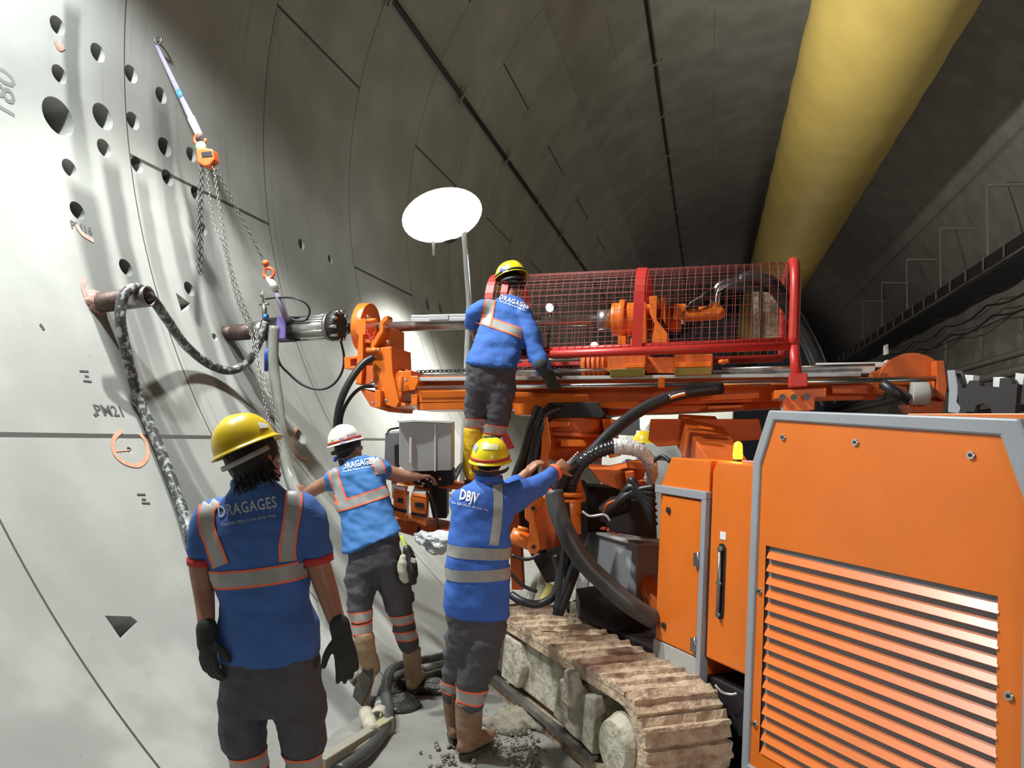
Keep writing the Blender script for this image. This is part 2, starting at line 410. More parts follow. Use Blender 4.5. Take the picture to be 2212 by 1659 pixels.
# core holes (pixel centre, pixel height) and bolt pockets (pixel outline)
HOLES = [(124, 55, 42), (128, 160, 42), (126, 252, 88), (150, 363, 42), (167, 455, 42), (211, 114, 42), (222, 252, 60), (225, 320, 42), (283, 160, 40),
         (287, 261, 40), (296, 356, 38), (348, 206, 37), (356, 318, 44), (362, 384, 38), (413, 334, 34), (423, 418, 34), (438, 494, 30),
         (272, 578, 40), (409, 624, 34), (464, 728, 18), (648, 943, 38), (925, 658, 30), (952, 666, 26), (651, 528, 26), (713, 560, 20), (280, 972, 14)]
POCKETS = [[(378, 630), (412, 655), (408, 668), (392, 676)], [(222, 1328), (284, 1330), (300, 1342), (262, 1386)]]
def cut_lining(wall):
    cut = MB()
    for px, py, h in HOLES:
        p = wall_hit(px, py); r = h * depth(p) / FPX / 2 * .97
        n = wall_normal(p); ax = V((-1, 0, -.12)).normalized()
        cut.cyl(p - ax * .3, p + ax * .36, r, 22, False)
    for poly in POCKETS:
        P = [wall_hit(*q) for q in poly]; n = wall_normal(P[0]); c = sum(P, V()) / len(P)
        cut.hexa([p + n * .12 + (p - c) * .1 for p in P], [p - n * .16 + (c - p) * .35 for p in P])
    me = bpy.data.meshes.new('cut'); bmesh.ops.recalc_face_normals(cut.bm, faces=cut.bm.faces); cut.bm.to_mesh(me)
    co = bpy.data.objects.new('cut', me); COL.objects.link(co)
    md = wall.modifiers.new('b', 'BOOLEAN'); md.operation = 'DIFFERENCE'; md.object = co; md.solver = 'EXACT'
    dg = bpy.context.evaluated_depsgraph_get(); m2 = bpy.data.meshes.new_from_object(wall.evaluated_get(dg))
    wall.modifiers.clear(); wall.data = m2; bpy.data.objects.remove(co)
    bm = bmesh.new(); bm.from_mesh(m2)
    for f in bm.faces: f.smooth = True
    for e in bm.edges:
        if len(e.link_faces) == 2 and e.calc_face_angle(0) > .35: e.smooth = False
    bm.to_mesh(m2); bm.free()
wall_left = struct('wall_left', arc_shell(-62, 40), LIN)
cut_lining(wall_left)
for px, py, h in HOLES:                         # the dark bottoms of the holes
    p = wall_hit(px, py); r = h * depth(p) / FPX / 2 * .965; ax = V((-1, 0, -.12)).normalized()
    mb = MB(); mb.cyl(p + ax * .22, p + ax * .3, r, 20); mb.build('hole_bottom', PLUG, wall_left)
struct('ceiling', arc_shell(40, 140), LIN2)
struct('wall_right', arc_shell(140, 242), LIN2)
fl_m = mat('wet_concrete_floor', (.20, .195, .175), .55, scale=2.2, col2=(.29, .285, .26), thr=.5, soft=.2, bump=.35, bscale=9)
nt = fl_m.node_tree; n_ = nt.nodes.new('ShaderNodeTexNoise'); n_.inputs['Scale'].default_value = 1.6; n_.inputs['Detail'].default_value = 4
r_ = nt.nodes.new('ShaderNodeMapRange'); r_.inputs[1].default_value = .42; r_.inputs[2].default_value = .6; r_.inputs[3].default_value = .12; r_.inputs[4].default_value = .75
nt.links.new([n for n in nt.nodes if n.type == 'TEX_COORD'][0].outputs['Object'], n_.inputs[0]); nt.links.new(n_.outputs[0], r_.inputs[0]); nt.links.new(r_.outputs[0], nt.nodes['Principled BSDF'].inputs['Roughness'])
mb = MB()
def fz(x, y): return .018 * noise.noise(V((x * 1.1, y * 1.1, 0))) + .012 * noise.noise(V((x * 4, y * 4, 3)))
mb.grid(lambda u, v: V((-2.3 + 8.2 * u, -9 + 26 * v, fz(-2.3 + 8.2 * u, -9 + 26 * v) - .012)), 70, 170)
mb.grid(lambda u, v: V((-2.3 + 8.2 * u, 17 + 45 * v, -.012)), 2, 2)
struct('floor', mb, fl_m)

# paint marks and writing on the lining
SPRAY = mat('faded_orange_spray_paint', (.72, .36, .24), .8, var=.2, scale=30)
PINK = mat('faded_red_spray_paint', (.55, .30, .26), .85, var=.25, scale=20)
PENCIL = mat('black_marker', (.09, .09, .09), .8)
def wall_arc(pts, width, m, name='paint_mark'):
    P = catmull([wall_hit(*q, .003) for q in pts], 5); mb = MB(); L = []
    for i, p in enumerate(P):
        t = (P[min(i + 1, len(P) - 1)] - P[max(0, i - 1)]).normalized(); s = t.cross(wall_normal(p)) * width / 2
        L.append([mb.bm.verts.new(p + s + wall_normal(p) * .001 ), mb.bm.verts.new(p - s + wall_normal(p) * .001)])
    for a, b in zip(L, L[1:]): mb._f([a[0], a[1], b[1], b[0]], True)
    mb.build(name, m, wall_left)
wall_arc([(262, 930), (245, 950), (248, 980), (270, 1000), (300, 1005), (318, 985), (316, 955), (300, 935)], .03, SPRAY)
wall_arc([(250, 975), (282, 972)], .008, SPRAY)
wall_arc([(640, 925), (632, 945), (634, 970), (650, 990), (666, 992)], .03, SPRAY)
for q in ([(165, 485), (178, 505), (202, 520)], [(118, 88), (128, 105), (138, 100)], [(184, 598), (180, 625), (200, 668), (215, 676)], [(196, 655), (210, 640), (222, 655)]):
    wall_arc(q, .035, PINK)
def wall_text(body, px, py, size, slope=0.0, m=PENCIL):
    c = wall_hit(px, py, .003); n = wall_normal(c); t = V((0, math.cos(slope), 0)); up = n.cross(V((0, -1, 0))); up = up if up.z > 0 else -up
    X = V((0, 1, 0)) * math.cos(slope) + up * math.sin(slope); Y = up * math.cos(slope) - V((0, 1, 0)) * math.sin(slope)
    MB().text(body, lambda x, y: c + X * x + Y * y, size, .002).build('marker_writing', m, wall_left)
wall_text('PM21', 242, 898, .11); wall_text('180', 32, 215, .24, 1.45, mat('worn_grey_stencil', (.22, .22, .21), .8)); wall_text('PM16', 178, 500, .085)
for q in ([(172, 801), (191, 802)], [(183, 812), (192, 813)], [(180, 822), (198, 824)], [(296, 1068), (314, 1068)], [(306, 1078), (315, 1079)], [(306, 1086), (324, 1087)]):
    wall_arc(q, .012, PENCIL, 'cast_mark')
wall_arc([(86, 700), (90, 704), (95, 712)], .02, PENCIL, 'chip_mark'); wall_arc([(203, 893), (209, 899)], .02, PENCIL, 'chip_mark')

CONC = mat('services_grey', (.33, .33, .29), .6, var=.15)
# ------------------------------------------------------------------ ventilation duct
DUCT = mat('yellow_duct_fabric', (.52, .39, .11), .6, var=.08, scale=1.5, bump=.15, bscale=5)
mb = MB()
rings = []
for i in range(180):
    y = -3 + i * .36; r = 1.16 + .02 * abs(math.sin(i * math.pi / 5))
    rings.append((V((2.5, y, 8.82)), V((r, 0, 0)), V((0, 0, r))))
mb.loft(rings, 40)
duct = mb.build('ventilation_duct', DUCT)
tag(duct, 'wide yellow fabric ventilation duct hung along the tunnel crown', 'duct')
mb = MB(); mb.tube([V((2.5, y, 10.0 + .02 * math.sin(y))) for y in range(-3, 62, 3)], .03, 6); mb.build('carrier_cable', DARK, duct)

for px, py, lab in ((1430, 250, 'black cable run along the crown left of the yellow duct'), (900, 70, 'black cable run high on the left lining above the bright lamp')):
    h = wall_hit(px, py, .05); o = MB().tube([V((h.x, -4, h.z)), V((h.x, 58, h.z))], .038, 8).build('cable_run', BLACK); tag(o, lab, 'cable', 'cable runs on the lining')
    for i in range(16):
        mb = MB(); y = 6.0 + i * 3; n = wall_normal(h); t = n.cross(V((0, 1, 0))); mb.bar(V((h.x, y, h.z)) - t * .16 + n * .03, V((h.x, y, h.z)) + t * .16 + n * .03, .03, .05); kid_ = mb.build('cable_clip', CONC, o)
# ------------------------------------------------------------------ right side walkway and services
KX, KZ = .831 * 6.47 * 1.3, .595 * 6.47 * 1.3 + 1.75           # kerb pipe of the walkway
CONC = mat('services_grey', (.33, .33, .29), .6, var=.15)
UNDER = mat('walkway_dark_mesh', (.045, .045, .055), .7, var=.2)
wk = thing('walkway', (KX, 8, KZ), 'dark cantilever walkway with kerb pipe and railing panels along the right wall', 'walkway')
mb = MB(); mb.box((KX + .62, 26, KZ - .06), 1.2, 60, .08); mb.build('deck', UNDER, wk)
mb = MB(); mb.tube([V((KX, -4, KZ)), V((KX, 56, KZ))], .055, 12); mb.build('kerb_pipe', STEELD, wk)
mb = MB(); mb.tube([V((KX + .1, -4, KZ + .42)), V((KX + .1, 56, KZ + .42))], .02, 8); mb.build('top_rail', UNDER, wk)
for i in range(24):
    y = 12.6 + i * 1.5
    mb = MB(); mb.bar(V((KX + .02, y, KZ)), V((KX + .02, y, KZ + .42)), .03, .06); mb.build('railing_post', CONC, wk)
    mb = MB(); mb.box((KX + .1, y + .75, KZ + .22), .03, 1.4, .36); mb.build('railing_panel', UNDER, wk)
for i in range(7):
    y = 13 + i * 4.0
    fr = MB(); zz = KZ + 1.75; xx = XC + math.sqrt(RT ** 2 - (zz - ZC) ** 2)
    fr.bar(V((xx, y, zz)), V((xx - .95, y, zz)), .07, .07); fr.bar(V((xx - .95, y, zz)), V((xx - .9, y, KZ)), .04, .04)
    o = fr.build('wall_bracket', CONC)
    tag(o, ['nearest', 'second', 'third', 'fourth', 'fifth', 'sixth', 'farthest'][i] + ' pale bracket frame on the right lining above the walkway', 'bracket', 'bracket frames above the walkway')
for j, (dx, dz, lab) in enumerate(((.25, -.45, 'upper'), (.40, -.72, 'middle'), (.55, -1.0, 'lower'))):
    pts = []
    for i in range(97):
        y = 8 + i * .5; s = (i % 8) / 8.0; pts.append(V((KX + dx, y, KZ + dz - .20 * math.sin(math.pi * s))))
    o = MB().tube(pts, .028, 6, 1).build('hanging_cable', BLACK); tag(o, lab + ' sagging black cable slung beneath the right walkway', 'cable', 'cables slung beneath the walkway')
def along_wall(px, py, r, m, name, lab, cat, off=.12):
    d = ray(px, py); p = CAM + d * 1.0
    # right-hand wall intersection
    h = wall_hit(px, py, off); x, z = h.x, h.z
    o = MB().tube([V((x, -2, z)), V((x, 58, z))], r, 12).build(name, m); tag(o, lab, cat, 'service pipes along the right wall'); return h
PIPEM = mat('galvanised_pipe', (.40, .40, .36), .45, .2, var=.15, scale=2)
along_wall(2112, 707, .05, PIPEM, 'service_pipe', 'thin grey pipe right under the walkway cables on the right wall', 'pipe')
along_wall(2212, 758, .09, PIPEM, 'service_pipe', 'upper thick grey pipe low on the right wall', 'pipe')
along_wall(2212, 795, .13, PIPEM, 'service_pipe', 'thickest grey pipe low on the right wall, beneath the others', 'pipe', .16)
along_wall(2212, 880, .08, BLACK, 'service_pipe', 'black pipe at the foot of the right wall', 'pipe', .12)
for i, (px, py) in enumerate(((2205, 690), (2118, 735), (2042, 765))):
    h = wall_hit(px, py, .06); 
    o = MB().bar(h + V((0, 0, .55)), h - V((0, 0, .35)), .10, .10).build('pipe_support', CONC)
    tag(o, ['nearest', 'middle', 'farthest'][i] + ' of three pale upright pipe supports on the right wall', 'pipe support', 'pipe supports on the right wall')
# ------------------------------------------------------------------ the crawler drilling rig
rig = thing('drilling_rig', B(.3, 0, -.9), 'orange crawler drilling rig with red caged mast and louvred power pack', 'drilling rig')
def P(mb, name, m, bevel=0.0, par=None): return mb.build(name, m, par or rig, bevel)
def sub(par, mb, name, m, bevel=0.0):
    WL[par.name] = WL[rig.name]; return mb.build(name, m, par, bevel)
def slab(pxs, y, th, f=yp):                      # outline on a plane square to the tunnel, with real thickness away from the camera
    return [f(*q, y) for q in pxs], V((0, th, 0))
def SL(mb, pxs, y, th): p, e = slab(pxs, y, th); return mb.prism(p, e)

# --- crawler track: belt path in the (s, z) plane
TR, SA, SB, ZT = .235, -1.30, .42, .245
def track_path(n_s=14, n_a=10, r=TR):
    pts = []
    for i in range(n_s): pts.append((SA + (SB - SA) * i / n_s, ZT + r))
    for i in range(n_a): a = math.pi / 2 - math.pi * i / n_a; pts.append((SB + r * math.cos(a), ZT + r * math.sin(a)))
    for i in range(n_s): pts.append((SB + (SA - SB) * i / n_s, ZT - r))
    for i in range(n_a): a = -math.pi / 2 - math.pi * i / n_a; pts.append((SA + r * math.cos(a), ZT + r * math.sin(a)))
    return pts
def belt(w0, w1):
    mb = MB(); p = track_path(); n = len(p)
    o = [[mb.bm.verts.new(B(s, z, w)) for s, z in p] for w in (w0, w1)]
    ip = track_path(r=TR - .05); q = [[mb.bm.verts.new(B(s, z, w)) for s, z in ip] for w in (w0, w1)]
    for i in range(n):
        j = (i + 1) % n
        mb._f([o[0][i], o[0][j], o[1][j], o[1][i]]); mb._f([q[0][i], q[1][i], q[1][j], q[0][j]])
        mb._f([o[0][i], q[0][i], q[0][j], o[0][j]]); mb._f([o[1][i], o[1][j], q[1][j], q[1][i]])
    return mb
tr = P(belt(0.0, -.50), 'crawler_track', SHOE)
total = 2 * (SB - SA) + 2 * math.pi * TR; NS = 36
def on_path(d):
    L = SB - SA; a = math.pi * TR
    if d < L: return SA + d, ZT + TR, 0.0
    d -= L
    if d < a: t = d / TR; return SB + TR * math.sin(t), ZT + TR * math.cos(t), t
    d -= a
    if d < L: return SB - d, ZT - TR, math.pi
    d -= L; t = d / TR; return SA - TR * math.sin(t), ZT - TR * math.cos(t), math.pi + t
for i in range(NS):
    s, z, t = on_path((i + .5) * total / NS)
    X = BU * math.cos(t) + V((0, 0, -math.sin(t))); Z = BU * math.sin(t) + V((0, 0, math.cos(t))); Y = BN
    c = B(s, z, -.25) + Z * .01
    mb = MB(); hw = .253; pit = total / NS
    prof = [(-pit * .5, -.012), (-pit * .5, .018), (-pit * .18, .016), (-pit * .10, .034), (pit * .02, .035), (pit * .10, .016), (pit * .46, .010), (pit * .46, -.012)]
    nw = 10
    def jit(k, a, b): return .010 * noise.noise(V((i * 3.1, k * .9, a * 40)))
    g = [[mb.bm.verts.new(c + X * a + Z * (b + (jit(k, a, b) if b > 0 else 0)) + Y * (-hw + 2 * hw * k / nw)) for a, b in prof] for k in range(nw + 1)]
    for k in range(nw):
        for q in range(len(prof)): mb._f([g[k][q], g[k][(q + 1) % len(prof)], g[k + 1][(q + 1) % len(prof)], g[k + 1][q]])
    mb._f(g[0]); mb._f(g[-1][::-1])
    sub(tr, mb, 'track_shoe', SHOE)
# side frame with mud, ledges and cut-outs
def poly_b(sz, w0, w1): return [B(s, z, w0) for s, z in sz], BN * (w1 - w0)
mb = MB(); p, e = poly_b([(-1.32, .10), (.22, .10), (.22, .40), (-1.32, .40)], -.42, -.05); mb.prism(p, e)
fr = P(mb, 'track_frame', MUDDY, .01)
def fpiece(sz, w0, w1, name='mud_cake', m=MUDDY):
    mb = MB(); p, e = poly_b(sz, w0, w1); mb.prism(p, e); return sub(fr, mb, name, m, .012)
fpiece([(-.26, .13), (-.20, .36), (-.06, .385), (.0, .40), (.05, .36), (.22, .39), (.23, .12), (.0, .10)], -.06, .012)
fpiece([(-1.05, .11), (-.80, .11), (-.72, .26), (-.78, .40), (-1.02, .40)], -.06, .0)
fpiece([(-.10, .27), (.0, .26), (.04, .36), (.0, .46), (-.08, .45)], -.02, .05)
fpiece([(.11, .12), (.235, .10), (.235, .40), (.13, .38)], -.03, .03, 'end_plate')
mb = MB(); mb.bar(B(-1.3, .075, .01), B(.22, .075, .01), .035, .05); sub(fr, mb, 'guide_rail', STEELD)
mb = MB(); mb.cyl(B(SB + .02, ZT - .02, -.42), B(SB + .02, ZT - .02, -.02), .16, 26); mb.tube([B(SB + .02, ZT - .02, -.02), B(SB + .02, ZT - .02, .045)], [.155, .125], 26)
P(mb, 'idler_hub', MUDDY, .006)
mb = MB(); mb.cyl(B(SA, ZT, -.42), B(SA, ZT, -.05), .16, 22); P(mb, 'drive_sprocket', MUDDY)
for i in range(4):
    mb = MB(); s = -1.0 + i * .36; mb.cyl(B(s, .09, -.38), B(s, .09, -.12), .06, 14); sub(fr, mb, 'track_roller', DARK)
far = P(belt(-1.75, -2.2), 'crawler_track', SHOE)
mb = MB(); p, e = poly_b([(-1.3, .12), (.4, .12), (.4, .4), (-1.3, .4)], -2.15, -1.72); mb.prism(p, e); P(mb, 'track_frame', MUDDY, .01)
# chassis between the tracks
mb = MB(); p, e = poly_b([(-1.35, .28), (2.1, .28), (2.1, .52), (-1.35, .52)], -1.7, -.56); mb.prism(p, e); P(mb, 'chassis', DARK, .01)

# --- rear power pack with louvred side
W5 = -.50
mb = MB(); p, e = poly_b([(.80, .22), (.80, 1.66), (.88, 1.89), (2.04, 1.86), (2.16, 1.60), (2.16, .22)], -2.0, W5 - .03); mb.prism(p, e)
pack = P(mb, 'power_pack', GREYP, .008)
outer = [(.75, .18), (.76, 1.68), (.86, 1.93), (2.08, 1.895), (2.22, 1.60), (2.22, .18)]
inner = [(.80, .22), (.815, 1.66), (.90, 1.878), (2.01, 1.832), (2.10, 1.60), (2.09, .22)]
mb = MB()
a = [[mb.bm.verts.new(B(s, z, wq)) for s, z in outer] for wq in (W5 - .06, W5)]; b = [[mb.bm.verts.new(B(s, z, wq)) for s, z in inner] for wq in (W5 - .06, W5)]
for i in range(6):
    j = (i + 1) % 6
    mb._f([a[1][i], a[1][j], b[1][j], b[1][i]]); mb._f([a[0][i], b[0][i], b[0][j], a[0][j]]); mb._f([a[0][i], a[0][j], a[1][j], a[1][i]]); mb._f([b[0][i], b[1][i], b[1][j], b[0][j]])
sub(pack, mb, 'panel_frame', GREYP, .012)
# orange panel with an opening for the louvres
LS0, LS1, LZ0, LZ1 = .862, 2.005, .30, 1.275
mb = MB(); wq = W5 - .012
q4 = [(LS0, LZ0), (LS0, LZ1), (LS1, LZ1), (LS1, LZ0)]
for dw in (0.0, -.02):
    I = [mb.bm.verts.new(B(s, z, wq + dw)) for s, z in inner]; O = [mb.bm.verts.new(B(s, z, wq + dw)) for s, z in q4]
    mb._f([I[0], I[1], O[1], O[0]]); mb._f([I[1], I[2], I[3], O[2], O[1]]); mb._f([I[3], I[4], O[2]]); mb._f([I[4], I[5], O[3], O[2]]); mb._f([I[5], I[0], O[0], O[3]])
sp_ = sub(pack, mb, 'side_panel', ORANGE)
mb = MB(); p, e = poly_b(q4, W5 - .12, W5 - .10); mb.prism(p, e); sub(pack, mb, 'louvre_backing', BLACK)
mb = MB(); n = 16; pit = (LZ1 - LZ0) / n
for i in range(n):
    z = LZ1 - i * pit
    for (s0, s1) in ((LS0, LS1),):
        A_ = [B(s0, z - .006, W5 - .050), B(s0, z - .003, W5 - .046), B(s0 + .012, z - pit * .96, W5 - .006), B(s0 + .012, z - pit * 1.0, W5 - .009)]
        Z_ = [p + BU * (s1 - s0 - .006) for p in A_]
        mb.hexa(A_, Z_)
sub(pack, mb, 'louvre', ORANGE)
for s, z in ((.955, 1.80), (1.38, 1.79), (1.90, 1.76), (.83, 1.05), (2.05, .95), (.83, .42), (2.05, .5)):
    mb = MB(); mb.cyl(B(s, z, W5 - .02), B(s, z, W5 - .004), .015, 14); mb.mi = 1; mb.cyl(B(s, z, W5 - .01), B(s, z, W5 - .001), .007, 6, False); sub(pack, mb, 'panel_bolt', [STEEL, DARK])
mb = MB(); mb.box(B(1.75, 1.905, -.72), .5, .10, .035, BU, BN); sub(pack, mb, 'roof_strip', ORANGE, .004)
mb = MB(); mb.tube([B(2.20, 1.84, -.58), B(2.5, 1.83, -.58)], .06, 16); sub(pack, mb, 'exhaust_stub', STEELD)
# crenellated rod rest standing on the roof
mb = MB(); yy_ = at(2115, 850, 2.9)
def roofpl(px, py): 
    d = ray(px, py); o = B(0, 0, -.95); return CAM + d * ((o - CAM).dot(BN) / d.dot(BN))
pl = [(2065, 806), (2078, 838), (2086, 838), (2094, 822), (2116, 822), (2117, 834), (2158, 838), (2160, 817), (2182, 816), (2186, 830), (2198, 830), (2192, 896), (2142, 893), (2139, 876), (2122, 871), (2108, 876), (2105, 890), (2078, 888), (2070, 872)]
mb.prism([roofpl(*q) for q in pl], -BN * .03)
rest = sub(pack, mb, 'rod_rest', DARK)
mb = MB(); mb.prism([roofpl(*q) for q in [(2046, 800), (2062, 799), (2070, 838), (2066, 868), (2075, 880), (2070, 893), (2048, 890), (2050, 842)]], -BN * .05); sub(pack, mb, 'rod_rest_cheek', GREYP)
for q in ([(2072, 808), (2091, 809), (2088, 832), (2078, 831)], [(2134, 813), (2156, 813), (2155, 835), (2133, 834)], [(2182, 804), (2201, 806), (2196, 829), (2180, 829)]):
    mb = MB(); mb.prism([roofpl(*k) - BN * .035 for k in q], -BN * .04); sub(pack, mb, 'rod_clamp', WHITEP)

# --- middle tank module with the level gauge
mb = MB(); p, e = poly_b([(.43, .62), (.43, 1.60), (.46, 1.66), (.80, 1.66), (.80, .62)], -1.95, W5 - .02); mb.prism(p, e)
tank = P(mb, 'oil_tank', ORANGE, .012)
def slot(s0, s1, z0, z1, wq):
    r = (s1 - s0) / 2; c = (s0 + s1) / 2
    return [B(c + r * math.cos(t), z1 - r + r * math.sin(t), wq) for t in [math.pi * k / 8 for k in range(9)]] + [B(c - r * math.cos(t), z0 + r - r * math.sin(t), wq) for t in [math.pi * k / 8 for k in range(9)]]
mb = MB(); mb.prism(slot(.505, .565, .845, 1.235, W5 - .03), BN * .014); gz = sub(tank, mb, 'level_gauge', DARK)
mb = MB(); mb.tube([B(.536, .885, W5 - .004), B(.536, 1.19, W5 - .004)], .010, 8); 
for z in (.87, 1.03, 1.205): mb.cyl(B(.536, z, W5 - .02), B(.536, z, W5 + .004), .014, 10)
sub(tank, mb, 'gauge_tube', STEELD)
mb = MB(); p, e = poly_b([(.515, 1.255), (.56, 1.255), (.56, 1.295), (.515, 1.295)], W5 - .022, W5 - .017); mb.prism(p, e); sub(tank, mb, 'label_plate', PAPER)
# --- front valve cabinet with hinged door
mb = MB(); p, e = poly_b([(-.05, .45), (-.05, 1.49), (.04, 1.66), (.40, 1.66), (.40, .45)], -1.2, W5 - .03); mb.prism(p, e)
cab = P(mb, 'valve_cabinet', ORANGE, .008)
mb = MB(); p, e = poly_b([(-.065, 1.445), (.415, 1.445), (.415, 1.49), (-.065, 1.49)], W5 - .05, W5 + .004); mb.prism(p, e)
p, e = poly_b([(.375, .36), (.415, .36), (.415, 1.46), (.375, 1.46)], W5 - .05, W5 + .003); mb.prism(p, e); sub(cab, mb, 'door_surround', GREYP, .004)
mb = MB(); p, e = poly_b([(-.005, .605), (.365, .605), (.365, 1.435), (-.005, 1.435)], W5 - .03, W5 - .008); mb.prism(p, e); sub(cab, mb, 'cabinet_door', ORANGE, .006)
mb = MB(); p, e = poly_b([(-.03, .50), (.37, .41), (.37, .60), (-.03, .60)], W5 - .03, W5 - .006); mb.prism(p, e); sub(cab, mb, 'kick_plate', GREYL, .004)
for z in (1.12, .665):
    mb = MB(); mb.box(B(.352, z, W5 + .0), .035, .02, .07, BU, BN); mb.cyl(B(.37, z - .045, W5 + .005), B(.37, z + .045, W5 + .005), .009, 8); sub(cab, mb, 'door_hinge', STEELD)
for z in (1.355, .70):
    mb = MB(); mb.cyl(B(.07, z, W5 - .02), B(.07, z, W5 + .003), .018, 14); sub(cab, mb, 'door_lock', DARK)
AMB = mat('amber_beacon_glass', (.9, .35, .02), .2, emit=(1.0, .36, .02), estr=3.2)
mb = MB(); c = bp(1594, 974, -.75); mb.tube([c - V((0, 0, .10)), c - V((0, 0, .03))], .022, 10); bcn = P(mb, 'beacon_lamp', BLACK)
mb = MB(); mb.tube([c - V((0, 0, .03)), c + V((0, 0, .03))], [.028, .024], 14, round_ends=True); sub(bcn, mb, 'beacon_lens', AMB)
pt = bpy.data.lights.new('beacon_glow', 'POINT'); pt.energy = 2.5; pt.color = (1, .45, .06); pt.shadow_soft_size = .03
po = bpy.data.objects.new('beacon_glow', pt); COL.objects.link(po); po.location = c + BN * .06 + V((0, 0, .06))

# --- grey front jack housing in front of the cabinet, with chain on top
J = [bp(1262, 1152, -.75), bp(1378, 1165, -.75)]
jx = (J[1] - J[0]); jx.z = 0; jl = jx.length; jx.normalize(); jc = (J[0] + J[1]) / 2; jn = BN
mb = MB(); top = jc.z
mb.box(V((jc.x, jc.y, top / 2 + .06)) - jn * .13, jl, .26, top - .12, jx, jn); jack = P(mb, 'jack_housing', GREYP, .01)
mb = MB(); mb.box(V((jc.x, jc.y, top)) - jn * .13, jl + .06, .32, .018, jx, jn); sub(jack, mb, 'top_plate', GREYL, .004)
mb = MB(); cc = [V((jc.x, jc.y, top + .022)) - jn * .05 + jx * (k * .03 - .16) + jn * (.04 * math.sin(k * 1.9)) + V((0, 0, .018 * abs(math.sin(k * 1.3)))) for k in range(10)]
mb.chain(cc, .028, .005); sub(jack, mb, 'safety_chain', ORT)
mb = MB(); mb.tube([V((jc.x, jc.y, .03)) - jn * .13, V((jc.x, jc.y, .4)) - jn * .13], .07, 18); mb.tube([V((jc.x, jc.y, .0)) - jn * .13, V((jc.x, jc.y, .03)) - jn * .13], .16, 18); sub(jack, mb, 'jack_foot', STEELD)
mb = MB(); mb.tube([bp(1380, 1230, -.85), bp(1412, 1290, -.85), bp(1440, 1340, -.85)], .07, 14); P(mb, 'jack_cylinder', ORANGE)

# --- drill mast: planes square to the tunnel axis, rod axis at YM
YM = 5.75
YF = YM - .22
def beam_pt(px, py, y): return yp(px, py, y)
mast_web = MB(); SL(mast_web, [(905, 812), (1500, 812), (1895, 815), (1895, 862), (1500, 872), (905, 880)], YM - .06, .12); web = P(mast_web, 'mast_beam', ORANGE_D, .004)
mb = MB(); SL(mb, [(900, 868), (1010, 866), (1300, 868), (1420, 868), (1420, 880), (1300, 881), (1010, 884), (900, 886)], YF, .40)
SL(mb, [(896, 842), (1010, 842), (1270, 853), (1272, 868), (1010, 870), (896, 872)], YF, .04); sub(web, mb, 'bottom_flange', ORANGE, .004)
mb = MB(); SL(mb, [(900, 815), (1860, 806), (1860, 813), (900, 823)], YF, .42); sub(web, mb, 'top_flange', GREYL, .003)
mb = MB(); SL(mb, [(905, 808), (1400, 803), (1890, 793), (1890, 806), (1400, 815), (905, 820)], YM - .05, .12); sub(web, mb, 'slide_rail', STEELD)
mb = MB(); mb.chain([yp(905, 803, YM - .1), yp(1100, 797, YM - .1), yp(1320, 790, YM - .1)], .035, .006, 2); sub(web, mb, 'feed_chain', DARK)
mb = MB(); mb.tube([yp(902, 839, YF - .04), yp(1430, 831, YF - .04), yp(1710, 826, YF - .04), yp(2022, 817, YF - .04)], .018, 14); sub(web, mb, 'feed_rod', STEEL)
for a_, b_, y_, r_ in (((1100, 775), (1310, 770), YM + .1, .018), ((1100, 803), (1330, 797), YF, .012), ((1560, 797), (1890, 788), YF, .010)):
    mb = MB(); mb.tube([yp(*a_, y_), yp(*b_, y_)], r_, 12); sub(web, mb, 'guide_tube', STEEL)
mb = MB(); SL(mb, [(1422, 815), (1436, 815), (1436, 838), (1422, 838)], YF - .08, .10); sub(web, mb, 'rod_clip', ORANGE, .003)
# front clamp tower
tw = MB()
SL(tw, [(770, 690), (790, 688), (790, 722), (784, 724), (784, 790), (780, 830), (768, 828), (771, 770), (775, 724), (769, 720)], YF - .02, .36)      # left plate
tower = P(tw, 'clamp_tower', ORANGE, .004)
mb = MB(); SL(mb, [(812, 752), (846, 748), (848, 805), (862, 868), (855, 882), (820, 870), (806, 830), (804, 790)], YF - .06, .40); sub(tower, mb, 'tower_column', ORANGE, .006)
mb = MB(); SL(mb, [(784, 732), (812, 734), (812, 742), (784, 740)], YF, .36); SL(mb, [(784, 790), (806, 790), (806, 830), (768, 830)], YF + .02, .3); SL(mb, [(776, 838), (812, 850), (860, 872), (856, 890), (840, 890), (800, 878)], YF + .02, .34); sub(tower, mb, 'cross_plate', ORANGE_D, .003)
mb = MB(); c0 = yp(794, 708, YM); xax = V((1, 0, 0))
mb.tube([c0 - xax * .055, c0 + xax * .03], .20, 36); sub(tower, mb, 'guide_disc', ORANGE, .004)
mb = MB(); SL(mb, [(829, 684), (837, 681), (838, 690), (828, 700), (828, 716), (806, 754), (803, 757), (800, 745), (819, 713), (819, 698)], YF - .08, .10); sub(tower, mb, 'clamp_arm', ORANGE, .006)
mb = MB(); SL(mb, [(826, 715), (842, 706), (842, 752), (812, 756)], YF + .0, .30); sub(tower, mb, 'clamp_jaw', ORANGE, .006)
mb = MB(); mb.tube([yp(793, 757, YF - .09), yp(820, 757, YF - .09)], .022, 14); mb.tube([yp(793, 693, YF - .02), yp(813, 692, YF - .02)], .018, 12); sub(tower, mb, 'pivot_pin', ORANGE)
mb = MB(); mb.chain([yp(791, 712, YF - .01), yp(803, 731, YF - .03), yp(814, 708, YF - .01)], .022, .004); sub(tower, mb, 'safety_chain', RED)
